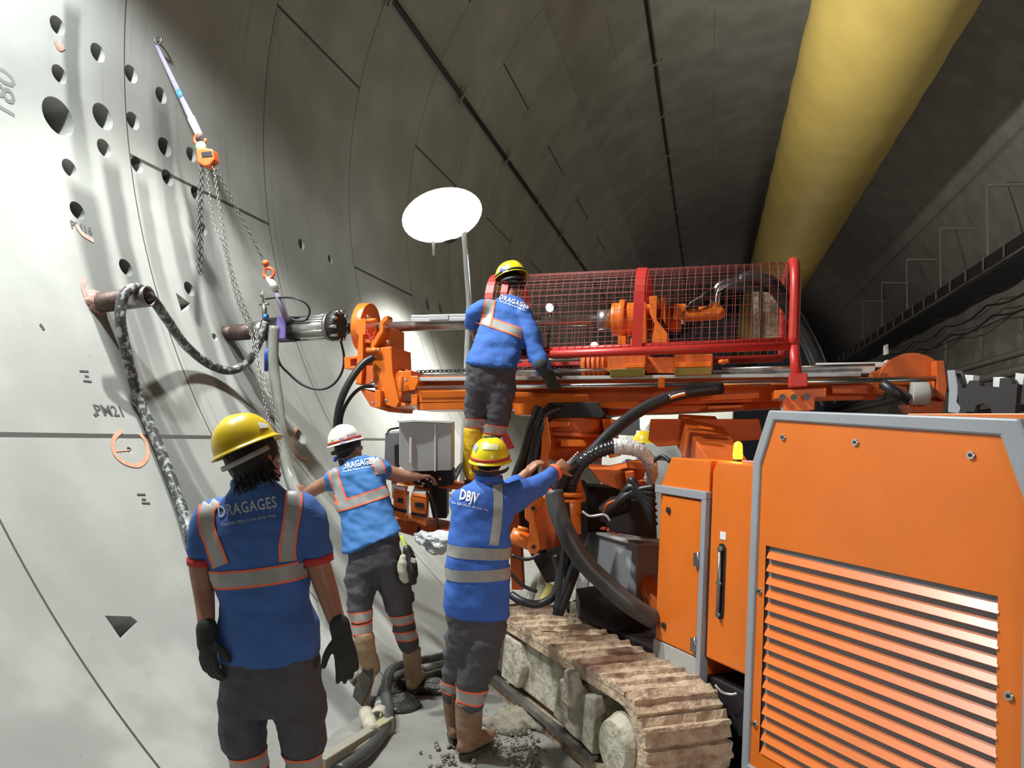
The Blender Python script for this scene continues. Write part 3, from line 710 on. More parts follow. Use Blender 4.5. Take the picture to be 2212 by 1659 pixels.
mb = MB(); SL(mb, [(743, 771), (757, 770), (757, 796), (744, 797)], YF, .22); SL(mb, [(757, 770), (772, 768), (772, 774), (757, 776)], YF, .22); SL(mb, [(757, 791), (772, 790), (772, 796), (757, 797)], YF, .22); sub(tower, mb, 'stub_bracket', ORANGE, .003)
mb = MB()
for q in ((818, 756), (795, 684), (838, 738), (806, 871), (834, 865), (805, 824), (877, 822)): c = yp(*q, YF - .10); mb.ball(c, V((.014, 0, 0)), V((0, .014, 0)), V((0, 0, .014)), 10, 6)
mb.tube([yp(799, 830, YF - .10), yp(816, 832, YF - .1)], .014, 10); sub(tower, mb, 'hose_fitting', STEEL)
mb = MB(); SL(mb, [(809, 842), (822, 843), (822, 880), (809, 880)], YF - .12, .12); SL(mb, [(862, 800), (870, 802), (888, 800), (888, 812), (902, 812), (904, 822), (896, 842), (868, 846), (863, 870), (888, 872), (888, 852), (901, 852), (901, 874), (858, 880), (850, 812)], YF - .03, .36); SL(mb, [(868, 798), (880, 798), (880, 812), (868, 812)], YF + .1, .1)
mb.tube([yp(866, 814, YF - .09), yp(866, 846, YF - .09)], .022, 10); sub(tower, mb, 'mast_foot', ORANGE, .004)
# rod string and rotation head
mb = MB(); mb.tube([yp(757, 709, YM), yp(1320, 690, YM)], .041, 22); mb.tube([yp(1292, 691, YM), yp(1322, 690, YM)], .075, 22); rod = P(mb, 'drill_rod', STEELD)
mb = MB(); mb.tube([yp(756, 709, YM), yp(776, 709, YM)], .047, 16); mb.tube([yp(764, 704, YM), yp(764, 699, YM)], .03, 8); sub(rod, mb, 'rod_coupling', STEEL)
mb = MB(); SL(mb, [(888, 681), (1018, 678), (1018, 684), (888, 687)], YM - .1, .05); SL(mb, [(888, 688), (1018, 685), (1018, 692), (888, 695)], YM - .1, .05); SL(mb, [(927, 680), (968, 679), (968, 690), (927, 691)], YM - .11, .03); sub(rod, mb, 'measuring_rail', ALU, .002)
hx = MB(); cH = lambda px: yp(px, 690 - (px - 1350) * .02, YM)
hx.tube([cH(1323), cH(1372)], .125, 28); hx.tube([cH(1340), cH(1352)], .15, 28); head = P(hx, 'rotation_head', ORANGE, .004)
mb = MB(); SL(mb, [(1384, 650), (1396, 654), (1396, 740), (1386, 741)], YM - .24, .48); SL(mb, [(1402, 640), (1420, 638), (1418, 690), (1442, 720), (1441, 740), (1408, 740), (1412, 716), (1414, 700), (1404, 678)], YM - .24, .46); SL(mb, [(1428, 642), (1437, 638), (1438, 700), (1429, 686)], YM - .2, .4); sub(head, mb, 'head_plate', ORANGE, .004)
mb = MB(); mb.tube([cH(1372), cH(1430)], .11, 24); mb.tube([cH(1438), cH(1470)], .10, 22); sub(head, mb, 'gearbox', ORANGE_D)
mb = MB(); SL(mb, [(1455, 656), (1482, 656), (1482, 668), (1474, 674), (1476, 690), (1455, 690)], YM - .16, .22); mb.tube([yp(1478, 680, YM - .1), yp(1535, 677, YM - .1)], .052, 18); mb.tube([yp(1520, 677, YM - .1), yp(1552, 676, YM - .1)], .05, 16, round_ends=True); mb.tube([yp(1544, 676, YM - .1), yp(1544, 656, YM - .1)], .04, 16); sub(head, mb, 'swivel_motor', ORANGE, .003)
mb = MB(); SL(mb, [(1335, 725), (1352, 725), (1350, 748), (1334, 748)], YM - .1, .2); SL(mb, [(1362, 730), (1385, 730), (1385, 748), (1362, 748)], YM - .1, .2); sub(head, mb, 'head_foot', ORANGE)
mb = MB(); mb.tube([yp(1544, 657, YM - .1), yp(1545, 640, YM - .1), yp(1553, 620, YM - .1), yp(1575, 611, YM - .1), yp(1610, 606, YM - .1)], .035, 12, 5); sub(head, mb, 'flush_elbow', STEEL)
mb = MB(); mb.tube([yp(1600, 607, YM - .1), yp(1625, 601, YM - .1), yp(1660, 610, YM - .1), yp(1690, 640, YM - .05), yp(1720, 690, YM + .05), yp(1750, 745, YM + .1), yp(1770, 795, YM + .15), yp(1790, 870, YM + .3)], .055, 14, 6); sub(head, mb, 'flush_hose', BLACK)
mb = MB()
for k in range(5):
    mb.tube([yp(1480 + 6 * k, 668, YM - .16), yp(1500 + 5 * k, 650 - 3 * k, YM - .18), yp(1535 + 3 * k, 640 - 4 * k, YM - .12), yp(1590, 612 + 3 * k, YM - .14), yp(1660, 608 + 5 * k, YM - .1)], .012, 6, 5)
sub(head, mb, 'hydraulic_hose', BLACK)
# carriage under the head, with brass wear pads
mb = MB(); SL(mb, [(1312, 770), (1395, 766), (1395, 800), (1312, 803)], YF - .02, .4); SL(mb, [(1395, 772), (1457, 770), (1457, 806), (1395, 806)], YF + .06, .3); SL(mb, [(1457, 766), (1540, 764), (1540, 800), (1457, 800)], YF - .02, .4); car = P(mb, 'feed_carriage', ORANGE_D, .004)
mb = MB(); SL(mb, [(1350, 786), (1392, 785), (1392, 794), (1350, 795)], YF - .05, .05); sub(car, mb, 'carriage_lug', ORANGE, .003)
mb = MB(); SL(mb, [(1457, 783), (1537, 781), (1537, 792), (1457, 794)], YF - .05, .05); sub(car, mb, 'carriage_lug', ORANGE, .003)
mb = MB(); mb.ball(yp(1560, 782, YF), V((.03, 0, 0)), V((0, .03, 0)), V((0, 0, .02)), 10, 6); mb.tube([yp(1562, 782, YF), yp(1574, 779, YF)], .014, 8); sub(car, mb, 'grease_nipple', ORANGE)
for q in ([(1317, 797), (1392, 795), (1392, 812), (1317, 814)], [(1457, 795), (1537, 792), (1537, 808), (1457, 811)]):
    mb = MB(); SL(mb, q, YF - .05, .07); sub(car, mb, 'wear_pad', BRASS, .004)
mb = MB(); mb.tube([yp(1258, 792, YM - .1), yp(1314, 790, YM - .1)], .09, 20); 
for k in range(5): mb.tube([yp(1264 + 10 * k, 792, YM - .1), yp(1268 + 10 * k, 792, YM - .1)], .10, 18)
sub(car, mb, 'chain_tensioner', ORANGE_D)
# rear end: sheave guard, motor, end plate
mb = MB(); cs = yp(1972, 832, YF + .05)
arc_ = [cs + V((.215 * math.cos(t), 0, .215 * math.sin(t))) for t in [math.pi * k / 18 for k in range(19)]]
mb.prism(arc_, V((0, .10, 0))); SL(mb, [(1885, 805), (1920, 788), (1960, 788), (1960, 850), (1800, 850), (1795, 832), (1885, 828)], YF + .06, .2); shv = P(mb, 'sheave_guard', ORANGE_D, .004)
mb = MB(); SL(mb, [(2022, 779), (2040, 779), (2046, 835), (2042, 866), (2026, 856), (2024, 830)], YF - .06, .3); SL(mb, [(1985, 865), (2040, 866), (2036, 892), (1975, 890), (1962, 872)], YF, .3); sub(shv, mb, 'end_plate', ORANGE_D, .004)
mb = MB(); mb.tube([yp(1968, 850, YF - .06), yp(2005, 850, YF - .06)], .075, 18); SL(mb, [(1970, 820), (2002, 820), (2002, 832), (1986, 832), (1986, 866), (1965, 866), (1965, 842), (1972, 842)], YF - .03, .06); sub(shv, mb, 'feed_motor', GREYL, .003)
mb = MB(); mb.tube([yp(1905, 828, YF - .08), yp(1935, 848, YF - .1), yp(1962, 862, YF - .08)], .035, 12); mb.tube([yp(1908, 862, YF - .03), yp(1915, 848, YF - .05), yp(1935, 860, YF - .06), yp(1960, 872, YF)], .012, 8, 4); sub(shv, mb, 'motor_hose', BLACK)
mb = MB(); SL(mb, [(1912, 745), (1919, 743), (1920, 764), (1912, 766)], YF + .3, .06); SL(mb, [(1913, 778), (1920, 777), (1921, 788), (1914, 789)], YF + .3, .06); mb.bar(yp(1762, 790, YF + .3), yp(1918, 788, YF + .3), .035, .05); sub(shv, mb, 'rod_stop', WHITEP, .002)
# --- red guard cage: arch profile along the mast
YC = 5.30
zb = lambda x: yp(1420, 757, YC).z + (x - yp(1420, 757, YC).x) * ((yp(1700, 747, YC).z - yp(1130, 768, YC).z) / (yp(1700, 747, YC).x - yp(1130, 768, YC).x))
zt = lambda x: yp(1410, 577, YC + .2).z + (x - yp(1410, 577, YC + .2).x) * ((yp(1690, 563, YC + .2).z - yp(1150, 589, YC + .2).z) / (yp(1690, 563, YC + .2).x - yp(1150, 589, YC + .2).x))
PROF = [(0, 0), (0, .25), (0, .5), (.01, .70), (.05, .84), (.11, .93), (.20, .985), (.33, 1.0), (.48, .99), (.60, .95), (.70, .86), (.76, .72), (.78, .5), (.78, .25), (.78, 0)]
def arch(x, t):
    f = t * (len(PROF) - 1); i = min(int(f), len(PROF) - 2); u = f - i
    a, b = PROF[i], PROF[i + 1]; dy = a[0] + (b[0] - a[0]) * u; h = a[1] + (b[1] - a[1]) * u
    return V((x, YC + dy, zb(x) + (zt(x) - zb(x)) * h))
xL, xR, xM = yp(1052, 700, YC).x, yp(1716, 700, YC).x, yp(1378, 700, YC).x
mb = MB(); mb.tube([arch(xR, i / 40) for i in range(41)], .034, 12); mb.tube([arch(xR, 0), yp(1723, 830, YC)], .034, 12); cage = P(mb, 'guard_cage', RED)
mb = MB(); mb.tube([V((xL, YC, zb(xL))), V((xR, YC, zb(xR)))], .03, 12); mb.tube([V((xL, YC + .78, zb(xL))), V((xR, YC + .78, zb(xR)))], .03, 12); mb.tube([V((xL + .1, YC + .02, zb(xL) + .04)), V((xR, YC + .02, zb(xR) + .04))], .02, 8); sub(cage, mb, 'bottom_rail', RED)
for nm, x, wd in (('middle_arch', xM, .07), ('end_arch', xL, .06), ('end_arch', xL + .11, .05)):
    mb = MB(); pts = [arch(x, i / 40) for i in range(41)]; cen = V((x, YC + .39, zb(x) + .1))
    for a, b in zip(pts, pts[1:]):
        o = ((a + b) / 2 - cen); o.x = 0; o.normalize(); mb.bar(a, b, wd, .02, V((1, 0, 0)))
    sub(cage, mb, nm, RED)
mb = MB(); NX = 39
for i in range(1, NX):
    x = xL + (xR - xL) * i / NX; mb.tube([arch(x, k / 28) for k in range(29)], .0017, 4)
for k in range(1, 30): 
    mb.tube([arch(xL, k / 30), arch(xR, k / 30)], .0017, 4)
sub(cage, mb, 'wire_mesh', mat('red_wire', (.34, .09, .08), .5))
mb = MB(); SL(mb, [(1628, 622), (1640, 622), (1640, 742), (1628, 742)], YM + .1, .04); SL(mb, [(1640, 622), (1682, 612), (1682, 742), (1640, 742)], YM + .12, .03); sub(cage, mb, 'spray_board', TIMBER)
mb = MB(); SL(mb, [(1706, 806), (1745, 806), (1745, 835), (1706, 836)], YC - .05, .12); sub(cage, mb, 'post_clamp', RED, .006)
mb = MB(); SL(mb, [(1673, 843), (1785, 838), (1785, 858), (1760, 858), (1760, 885), (1695, 890), (1690, 862), (1673, 862)], YC + .02, .25); hb = P(mb, 'mast_bracket', ORANGE, .005)
for q in ((1690, 858), (1715, 858), (1742, 858)):
    mb = MB(); mb.tube([yp(*q, YC - .02), yp(*q, YC + .05)], .022, 8); sub(hb, mb, 'bracket_bolt', STEEL)
# small work lamps hanging in the cage
LED = mat('white_led_lens', (1, 1, 1), .3, emit=(.93, .97, 1.0), estr=30)
for k, (q, lab) in enumerate((((1188, 664), 'upper'), ((1285, 747), 'lower'))):
    c = yp(*q, YC + .84); mb = MB(); mb.tube([c, c + V((.01, .05, .01))], .045, 14); wl_ = P(mb, 'work_lamp', BLACK)
    mb = MB(); mb.ball(c, V((.035, 0, 0)), V((0, 0, .035)), V((0, .012, 0)), 14, 8); sub(wl_, mb, 'lamp_lens', LED)
    mb = MB(); mb.tube([c + V((0, .03, 0)), c + V((0, .03, -.1)), V((c.x, YC + .78, zb(c.x)))], .012, 8); sub(wl_, mb, 'lamp_bracket', BLACK)

# --- pedestal, slewing ring, boom under the mast
mb = MB(); p0 = yp(1240, 900, YM); p0.z = .9
zA, zB, zC_ = yp(1240, 898, YM).z, yp(1240, 935, YM).z, yp(1240, 1010, YM).z
mb.tube([V((p0.x, YM, zA)), V((p0.x, YM, zB))], .26, 30); mb.tube([V((p0.x, YM, zB)), V((p0.x, YM, zB - .03))], .29, 30); mb.tube([V((p0.x, YM, zB - .03)), V((p0.x, YM, zC_ + .05))], .21, 30); ped = P(mb, 'slew_pedestal', ORANGE_D, .004)
mb = MB(); SL(mb, [(1175, 890), (1185, 870), (1290, 868), (1306, 895), (1300, 902), (1180, 902)], YM - .28, .5); sub(ped, mb, 'cradle', DARK, .004)
mb = MB(); SL(mb, [(1184, 915), (1190, 910), (1232, 912), (1230, 920), (1186, 924)], YM - .31, .1); SL(mb, [(1212, 950), (1258, 950), (1266, 958), (1262, 964), (1212, 964)], YM - .33, .1); sub(ped, mb, 'ring_lip', ORANGE)
mb = MB(); SL(mb, [(1110, 872), (1155, 872), (1160, 882), (1168, 886), (1165, 896), (1112, 896)], YF - .03, .3); SL(mb, [(1200, 870), (1270, 868), (1280, 884), (1215, 884)], YF - .02, .3); sub(ped, mb, 'clamp_block', ORANGE, .004)
mb = MB(); SL(mb, [(1172, 905), (1182, 900), (1190, 960), (1182, 1000), (1188, 1060), (1174, 1062), (1168, 990)], YM - .35, .14); sub(ped, mb, 'swing_arm', ORANGE, .004)
mb = MB(); SL(mb, [(1300, 905), (1325, 905), (1335, 985), (1316, 990)], YM - .2, .2); sub(ped, mb, 'swing_arm', ORANGE, .004)
# boom going back to the machine
mb = MB(); SL(mb, [(1405, 905), (1480, 905), (1640, 905), (1650, 950), (1560, 955), (1420, 965), (1400, 950)], YM - .05, .3); SL(mb, [(1310, 900), (1345, 895), (1440, 893), (1700, 880), (1700, 850), (1400, 865), (1310, 885)], YM + .05, .28); boom = P(mb, 'boom_arm', ORANGE_D, .006)
mb = MB(); mb.bar(yp(1500, 925, YM + .1), V((.35, 4.6, 1.2)), .22, .28); sub(boom, mb, 'boom_knuckle', ORANGE_D, .008)
mb = MB(); SL(mb, [(1510, 855), (1640, 848), (1640, 860), (1510, 866)], YM - .1, .2); SL(mb, [(1530, 877), (1605, 875), (1600, 880), (1530, 882)], YM - .1, .2); sub(boom, mb, 'boom_stiffener', ORANGE)
# lower front linkage
mb = MB(); cL = lambda px, py, dd: at(px, py, dd)
def dslab(mb, pts, d0, th): 
    p = [at(*q, d0) for q in pts]; return mb.prism(p, CF * th)
dslab(mb, [(1134, 1090), (1152, 1080), (1172, 1068), (1176, 1085), (1162, 1105), (1156, 1120), (1166, 1165), (1168, 1185), (1158, 1198), (1146, 1197), (1138, 1184), (1143, 1160), (1144, 1130), (1134, 1120)], 4.85, .05); link = P(mb, 'lift_link', ORANGE, .006)
mb = MB(); dslab(mb, [(1150, 1110), (1178, 1070), (1250, 1065), (1255, 1100), (1240, 1160), (1200, 1185), (1160, 1190)], 4.95, .3); sub(link, mb, 'link_bracket', ORANGE_D, .006)
mb = MB(); mb.tube([at(1104, 1155, 4.9), at(1145, 1172, 4.9)], .05, 16); mb.tube([at(1118, 1140, 4.85), at(1140, 1146, 4.85)], .015, 8); sub(link, mb, 'lift_cylinder', ORANGE)
mb = MB(); mb.tube([at(1230, 1152, 4.95), at(1230, 1082, 4.95)], .075, 22); mb.tube([at(1230, 1082, 4.95), at(1230, 1076, 4.95)], .092, 22); mb.tube([at(1230, 1070, 4.95), at(1230, 1062, 4.95)], .09, 22); P(mb, 'swivel_post', ORANGE, .003)
mb = MB()
for q in ((1152, 1098), (1153, 1182)): c = at(*q, 4.83); mb.tube([c, c + CF * .06], .014, 6, smooth=False)
sub(link, mb, 'link_bolt', DARK)
# orange frame behind the hose arch
mb = MB(); dslab(mb, [(1275, 1012), (1330, 1015), (1400, 1000), (1400, 1055), (1350, 1062), (1300, 1045)], 5.2, .3); dslab(mb, [(1352, 1020), (1370, 1018), (1372, 1062), (1360, 1066)], 5.0, .08); dslab(mb, [(1375, 1040), (1392, 1038), (1392, 1060), (1378, 1062)], 5.0, .1); dslab(mb, [(1356, 995), (1395, 1000), (1395, 1015), (1360, 1012)], 5.05, .1)
for q in ((1222, 1030), (1240, 1022)): mb.bar(at(*q, 5.1), at(q[0] + 20, q[1] + 60, 5.2), .04, .04)
P(mb, 'swing_frame', ORANGE_D, .004)
mb = MB(); dslab(mb, [(1100, 1042), (1270, 1046), (1270, 1150), (1240, 1250), (1180, 1260), (1120, 1150)], 5.55, .25); dslab(mb, [(1252, 1298), (1300, 1290), (1400, 1345), (1400, 1395), (1252, 1340)], 5.0, .3); dslab(mb, [(1262, 1050), (1412, 1060), (1412, 1160), (1262, 1150)], 5.65, .2); P(mb, 'front_frame', DARK, .006)
# step plate that carries the standing man
mb = MB(); SP = at(1040, 1044, 5.45); mb.box(SP + V((.04, .05, -.03)), .62, .40, .03); stp = P(mb, 'step_plate', ORANGE_D, .004)
mb = MB(); mb.bar(SP + V((.2, .1, -.04)), V((p0.x, YM, SP.z - .1)), .08, .08); mb.bar(SP + V((.2, .15, -.05)), SP + V((.25, .25, -.75)), .08, .08); sub(stp, mb, 'step_bracket', ORANGE_D)
mb = MB(); mb.prism([at(1092, 928, 5.5), at(1112, 968, 5.5), at(1094, 972, 5.5), at(1082, 934, 5.5)], CF * .05); sub(stp, mb, 'red_guard', RED)
# --- operator console, with its grey hood, orange remote boxes and the frame below
mb = MB(); dd = 5.25
dslab(mb, [(862, 912), (975, 914), (975, 1016), (878, 1019), (862, 1005)], dd, .30); cons = P(mb, 'control_console', GREYL, .004)
mb = MB(); dslab(mb, [(832, 936), (862, 934), (862, 1010), (830, 1010)], dd + .06, .24); sub(cons, mb, 'console_side', mat('console_grey', (.24, .22, .22), .5), .003)
mb = MB(); mb.prism([at(858, 913, dd - .05), at(890, 911, dd - .05), at(976, 914, dd - .02), at(976, 914, dd + .3), at(858, 912, dd + .3)], V((0, 0, .012))); sub(cons, mb, 'console_hood', WHITEP)
mb = MB(); mb.bar(at(940, 914, dd - .004), at(940, 1018, dd - .004), .008, .01); mb.bar(at(888, 945, dd - .012), at(888, 1000, dd - .012), .012, .03); sub(cons, mb, 'console_rib', WHITEP)
mb = MB(); dslab(mb, [(852, 962), (862, 960), (862, 1006), (853, 1006)], dd + .03, .03); sub(cons, mb, 'display', BLACK)
mb = MB(); mb.tube([at(836, 938, dd + .06), at(842, 928, dd + .1), at(862, 924, dd + .15)], .008, 6, 4); sub(cons, mb, 'console_cable', BLACK)
mb = MB(); dslab(mb, [(890, 1016), (978, 1014), (980, 1044), (960, 1052), (900, 1048), (880, 1034)], dd + .1, .2); dslab(mb, [(920, 1050), (965, 1050), (965, 1120), (935, 1120)], dd + .2, .2); mb.tube([at(915, 1015, dd + .1), at(930, 1080, dd + .15)], .03, 10); P(mb, 'console_mount', DARK, .006)
mb = MB()
for k in range(7): c = at(896 + 9 * k, 1034 + (k % 3) * 5, dd + .04); mb.ball(c, V((.013, 0, 0)), V((0, .013, 0)), V((0, 0, .013)), 8, 6)
P(mb, 'valve_fitting', STEEL)
mb = MB(); dslab(mb, [(845, 1036), (985, 1040), (985, 1052), (845, 1048)], dd + .35, .1); dslab(mb, [(850, 1120), (965, 1142), (965, 1168), (900, 1160), (858, 1148)], dd + .12, .3); dslab(mb, [(948, 1144), (972, 1146), (972, 1166), (950, 1162)], dd - .02, .1); P(mb, 'console_frame', ORANGE_D, .004)
mb = MB(); dslab(mb, [(846, 1032), (872, 1044), (866, 1080), (846, 1076)], dd + .1, .04); P(mb, 'weathered_plate', GREYL, .003)
for k, (x0, x1, y0) in enumerate(((849, 878, 1062), (886, 922, 1072))):
    mb = MB(); pts = [(x0, y0), (x1, y0 + 6), (x1 - 2, y0 + 66), (x0 + 2, y0 + 52)]
    dslab(mb, pts, dd - .05, .16); bx = P(mb, 'remote_box', ORANGE, .008)
    mb = MB(); mb.prism([at(x0 + 2, y0 - 1, dd - .05), at(x1 - 1, y0 + 5, dd - .05), at(x1 + 6, y0 - 16, dd + .12), at(x0 + 10, y0 - 20, dd + .12)], V((0, 0, .012))); sub(bx, mb, 'lid', ORANGE, .003)
    mb = MB(); mb.prism([at(x0 + 5, y0 - 6, dd - .03), at(x1 - 3, y0 - 2, dd - .03), at(x1 - 1, y0 - 8, dd + .02), at(x0 + 8, y0 - 12, dd + .02)], V((0, 0, .016))); sub(bx, mb, 'label_plate', PAPER)
    mb = MB(); dslab(mb, [(x0 + 10, y0 + 13), (x1 - 7, y0 + 15), (x1 - 7, y0 + 26), (x0 + 10, y0 + 23)], dd - .056, .02); dslab(mb, [(x0 + 2, y0 + 34), (x1, y0 + 40), (x1, y0 + 47), (x0 + 2, y0 + 40)], dd - .058, .02); sub(bx, mb, 'box_slot', BLACK)
mb = MB(); mb.tube([at(925, 1060, dd), at(940, 1100, dd - .02), at(946, 1145, dd)], .01, 8, 4); P(mb, 'console_cable', BLACK)
# --- hose looms on the machine
def hose(pts, r, m=BLACK, name='hydraulic_hose', sub_=6, n=12):
    return P(MB().tube([at(*q) for q in pts], r, n, sub_), name, m)
hose([(806, 772, 5.9), (782, 788, 5.85), (755, 825, 5.8), (735, 870, 5.78), (727, 925, 5.8), (735, 985, 5.85), (770, 1060, 5.9), (850, 1100, 5.6)], .028)
hose([(808, 834, 5.9), (780, 838, 5.85), (755, 862, 5.82), (738, 900, 5.84), (735, 960, 5.9)], .014)
hose([(1170, 880, 5.6), (1160, 905, 5.6), (1150, 930, 5.6), (1135, 985, 5.65), (1118, 1030, 5.7), (1105, 1085, 5.7)], .05)
hose([(1195, 880, 5.6), (1172, 915, 5.55), (1160, 960, 5.55), (1150, 1010, 5.55), (1145, 1060, 5.6)], .045)
hose([(1215, 880, 5.58), (1180, 895, 5.55), (1168, 925, 5.55), (1156, 960, 5.58)], .03)
hose([(1560, 838, 5.3), (1480, 848, 5.28), (1420, 868, 5.25), (1370, 895, 5.2), (1320, 935, 5.1), (1270, 985, 4.98), (1225, 1015, 4.9), (1205, 1060, 4.95)], .042)
hose([(1500, 845, 5.32), (1440, 858, 5.3), (1390, 880, 5.28), (1340, 915, 5.2), (1290, 965, 5.1), (1250, 1010, 5.05)], .03)
mb = MB()
for (pa, pb, n) in (((1215, 1012, 4.83), (1248, 978, 4.9), 9), ((1210, 1280, 4.78), (1242, 1200, 4.85), 10)):
    for k in range(n):
        t = k / (n - 1); c = at(pa[0] + (pb[0] - pa[0]) * t, pa[1] + (pb[1] - pa[1]) * t, pa[2] + (pb[2] - pa[2]) * t); mb.ball(c, V((.008, 0, 0)), V((0, .008, 0)), V((0, 0, .008)), 6, 4)
P(mb, 'spiral_wrap_glints', ALU)
hose([(1480, 848, 5.2), (1462, 852, 5.2), (1445, 858, 5.2)], .022, STEEL, 'hose_fitting')
# corrugated hose arch wrapped with film
def corrug(pts, r, m, name):
    Pp = catmull([at(*q) for q in pts], 12); mb = MB(); rad = [r * (1.0 if i % 3 else .82) for i in range(len(Pp))]
    mb.tube(Pp, rad, 14); return P(mb, name, m)
corrug([(1228, 1070, 5.0), (1236, 1035, 4.95), (1252, 1005, 4.92), (1280, 982, 4.9), (1315, 968, 4.9), (1335, 963, 4.9)], .045, mat('glossy_black_hose', (.03, .03, .033), .18, var=.1), 'corrugated_hose')
mb = MB(); Pp = catmull([at(*q) for q in ((1325, 965, 4.9), (1355, 965, 4.9), (1382, 974, 4.9), (1402, 995, 4.92), (1408, 1020, 4.95), (1402, 1040, 5.0))], 8)
mb.tube(Pp, [.055 + .012 * noise.noise(V((i * .9, 0, 0))) - .02 * i / len(Pp) for i in range(len(Pp))], 14); P(mb, 'film_wrapped_hose', FOIL)
hose([(1408, 1000, 4.9), (1430, 985, 4.85), (1448, 998, 4.8)], .012)
for k in range(7):
    hose([(1300 + 9 * k, 1120 - 3 * k, 4.95), (1330 + 5 * k, 1090 - 7 * k, 4.8), (1370, 1062 - 3 * k + 6 * (k % 3), 4.75), (1415, 1052 + 14 * k, 4.7)], .022, BLACK)
hose([(1305, 1110, 4.9), (1312, 1090, 4.85), (1335, 1080, 4.8), (1352, 1078, 4.8)], .010, ORANGE_D)
mb = MB(); dslab(mb, [(1300, 1110), (1330, 1085), (1415, 1075), (1420, 1165), (1320, 1150)], 4.95, .25); P(mb, 'valve_block', BLACK, .01)
hose([(1258, 1105, 4.8), (1275, 1115, 4.8), (1305, 1112, 4.78), (1318, 1125, 4.78)], .008, ALU)
# thick grey hose in front
hose([(1196, 1062, 4.62), (1205, 1105, 4.58), (1228, 1160, 4.52), (1262, 1215, 4.5), (1310, 1262, 4.48), (1360, 1305, 4.46), (1412, 1338, 4.5)], .056, HOSEG, 'flush_hose', 6, 16)
hose([(1220, 1085, 4.9), (1222, 1180, 4.85), (1215, 1260, 4.8), (1205, 1330, 4.75)], .035)
hose([(1260, 1180, 4.85), (1240, 1230, 4.8), (1222, 1280, 4.78), (1206, 1320, 4.76)], .04)
hose([(1104, 1285, 4.9), (1130, 1300, 4.85), (1165, 1305, 4.85), (1198, 1285, 4.85), (1208, 1240, 4.9), (1200, 1200, 4.95)], .026)
hose([(1100, 1235, 4.95), (1130, 1265, 4.95), (1160, 1278, 4.95)], .012)
hose([(1105, 1200, 5.0), (1140, 1208, 5.0), (1180, 1190, 5.0)], .012)
hose([(1545, 1480, 3.9), (1560, 1495, 3.88), (1578, 1500, 3.86), (1592, 1498, 3.84)], .006, ALU, 'earth_wire')
# ------------------------------------------------------------------ people
def px_r(n, d): return n * d / FPX
def tring(xl, yl, xr, yr, d, dr=.62):
    a, b = at(xl, yl, d), at(xr, yr, d); A = (b - a) / 2; Bv = CF - A * (CF.dot(A) / A.length_squared)
    return ((a + b) / 2, A, Bv.normalized() * A.length * dr)
def jt(l): return [at(x, y, d) for x, y, d, r in l], [r for x, y, d, r in l]
def cap_tube(mb, l, n=14, sub_=4): p, r = jt(l); return mb.tube(p, r, n, sub_, True)

def kid(par, mb, name, m, bevel=0.0):
    root = par
    while root.parent is not None: root = root.parent
    WL[par.name] = WL[root.name]
    return mb.build(name, m, par, bevel)

def hand(mb, wrist, dirv, palm_n, thumb, curl=.5, s=1.0, rk=1.0):
    """palm, four unequal fingers and a thumb from the side of the palm; fingers bend towards palm_n"""
    d = V(dirv).normalized(); pn = V(palm_n); pn = (pn - d * pn.dot(d)).normalized(); sd = d.cross(pn).normalized()
    if sd.dot(V(thumb)) < 0: sd = -sd
    L = .092 * s; knuck = wrist + d * L
    mb.loft([(wrist - d * .02, sd * .028 * s, pn * .020 * s), (wrist + d * .03 * s, sd * .036 * s, pn * .017 * s), (wrist + d * .065 * s, sd * .041 * s, pn * .016 * s), (knuck, sd * .039 * s, pn * .013 * s)], 14, True, .85, round_ends=False)
    for k, (off, ln) in enumerate(((.030, .92), (.010, 1.0), (-.010, .95), (-.029, .76))):
        p = wrist + d * (L * (.97 if k in (1, 2) else .92)) + sd * off * s; pts = [p - d * .015]; dd = (d + sd * off * 3).normalized(); c = curl * (.9 + .12 * k)
        pts.append(p)
        for q, seg in enumerate((.046, .028, .022)):
            rot = Quaternion(dd.cross(pn).normalized(), c * (.75 if q == 0 else .9)); dd = (rot @ dd).normalized() if rot else dd
            p = p + dd * seg * ln * s; pts.append(p)
        mb.tube(pts, [.0095 * s * rk, .0095 * s * rk, .0090 * s * rk, .0083 * s * rk, .0068 * s * rk], 8, 2, True)
    p = wrist + d * .028 * s + sd * .028 * s; dd = (d * .65 + sd * .75 + pn * .25).normalized(); pts = [p - sd * .015]
    pts.append(p)
    for seg in (.034, .030, .024):
        p = p + dd * seg * s; pts.append(p); dd = (dd + d * .28 + pn * .28 * curl - sd * .12).normalized()
    mb.tube(pts, [.013 * s * rk, .0125 * s * rk, .0112 * s * rk, .0102 * s * rk, .008 * s * rk], 8, 2, True)

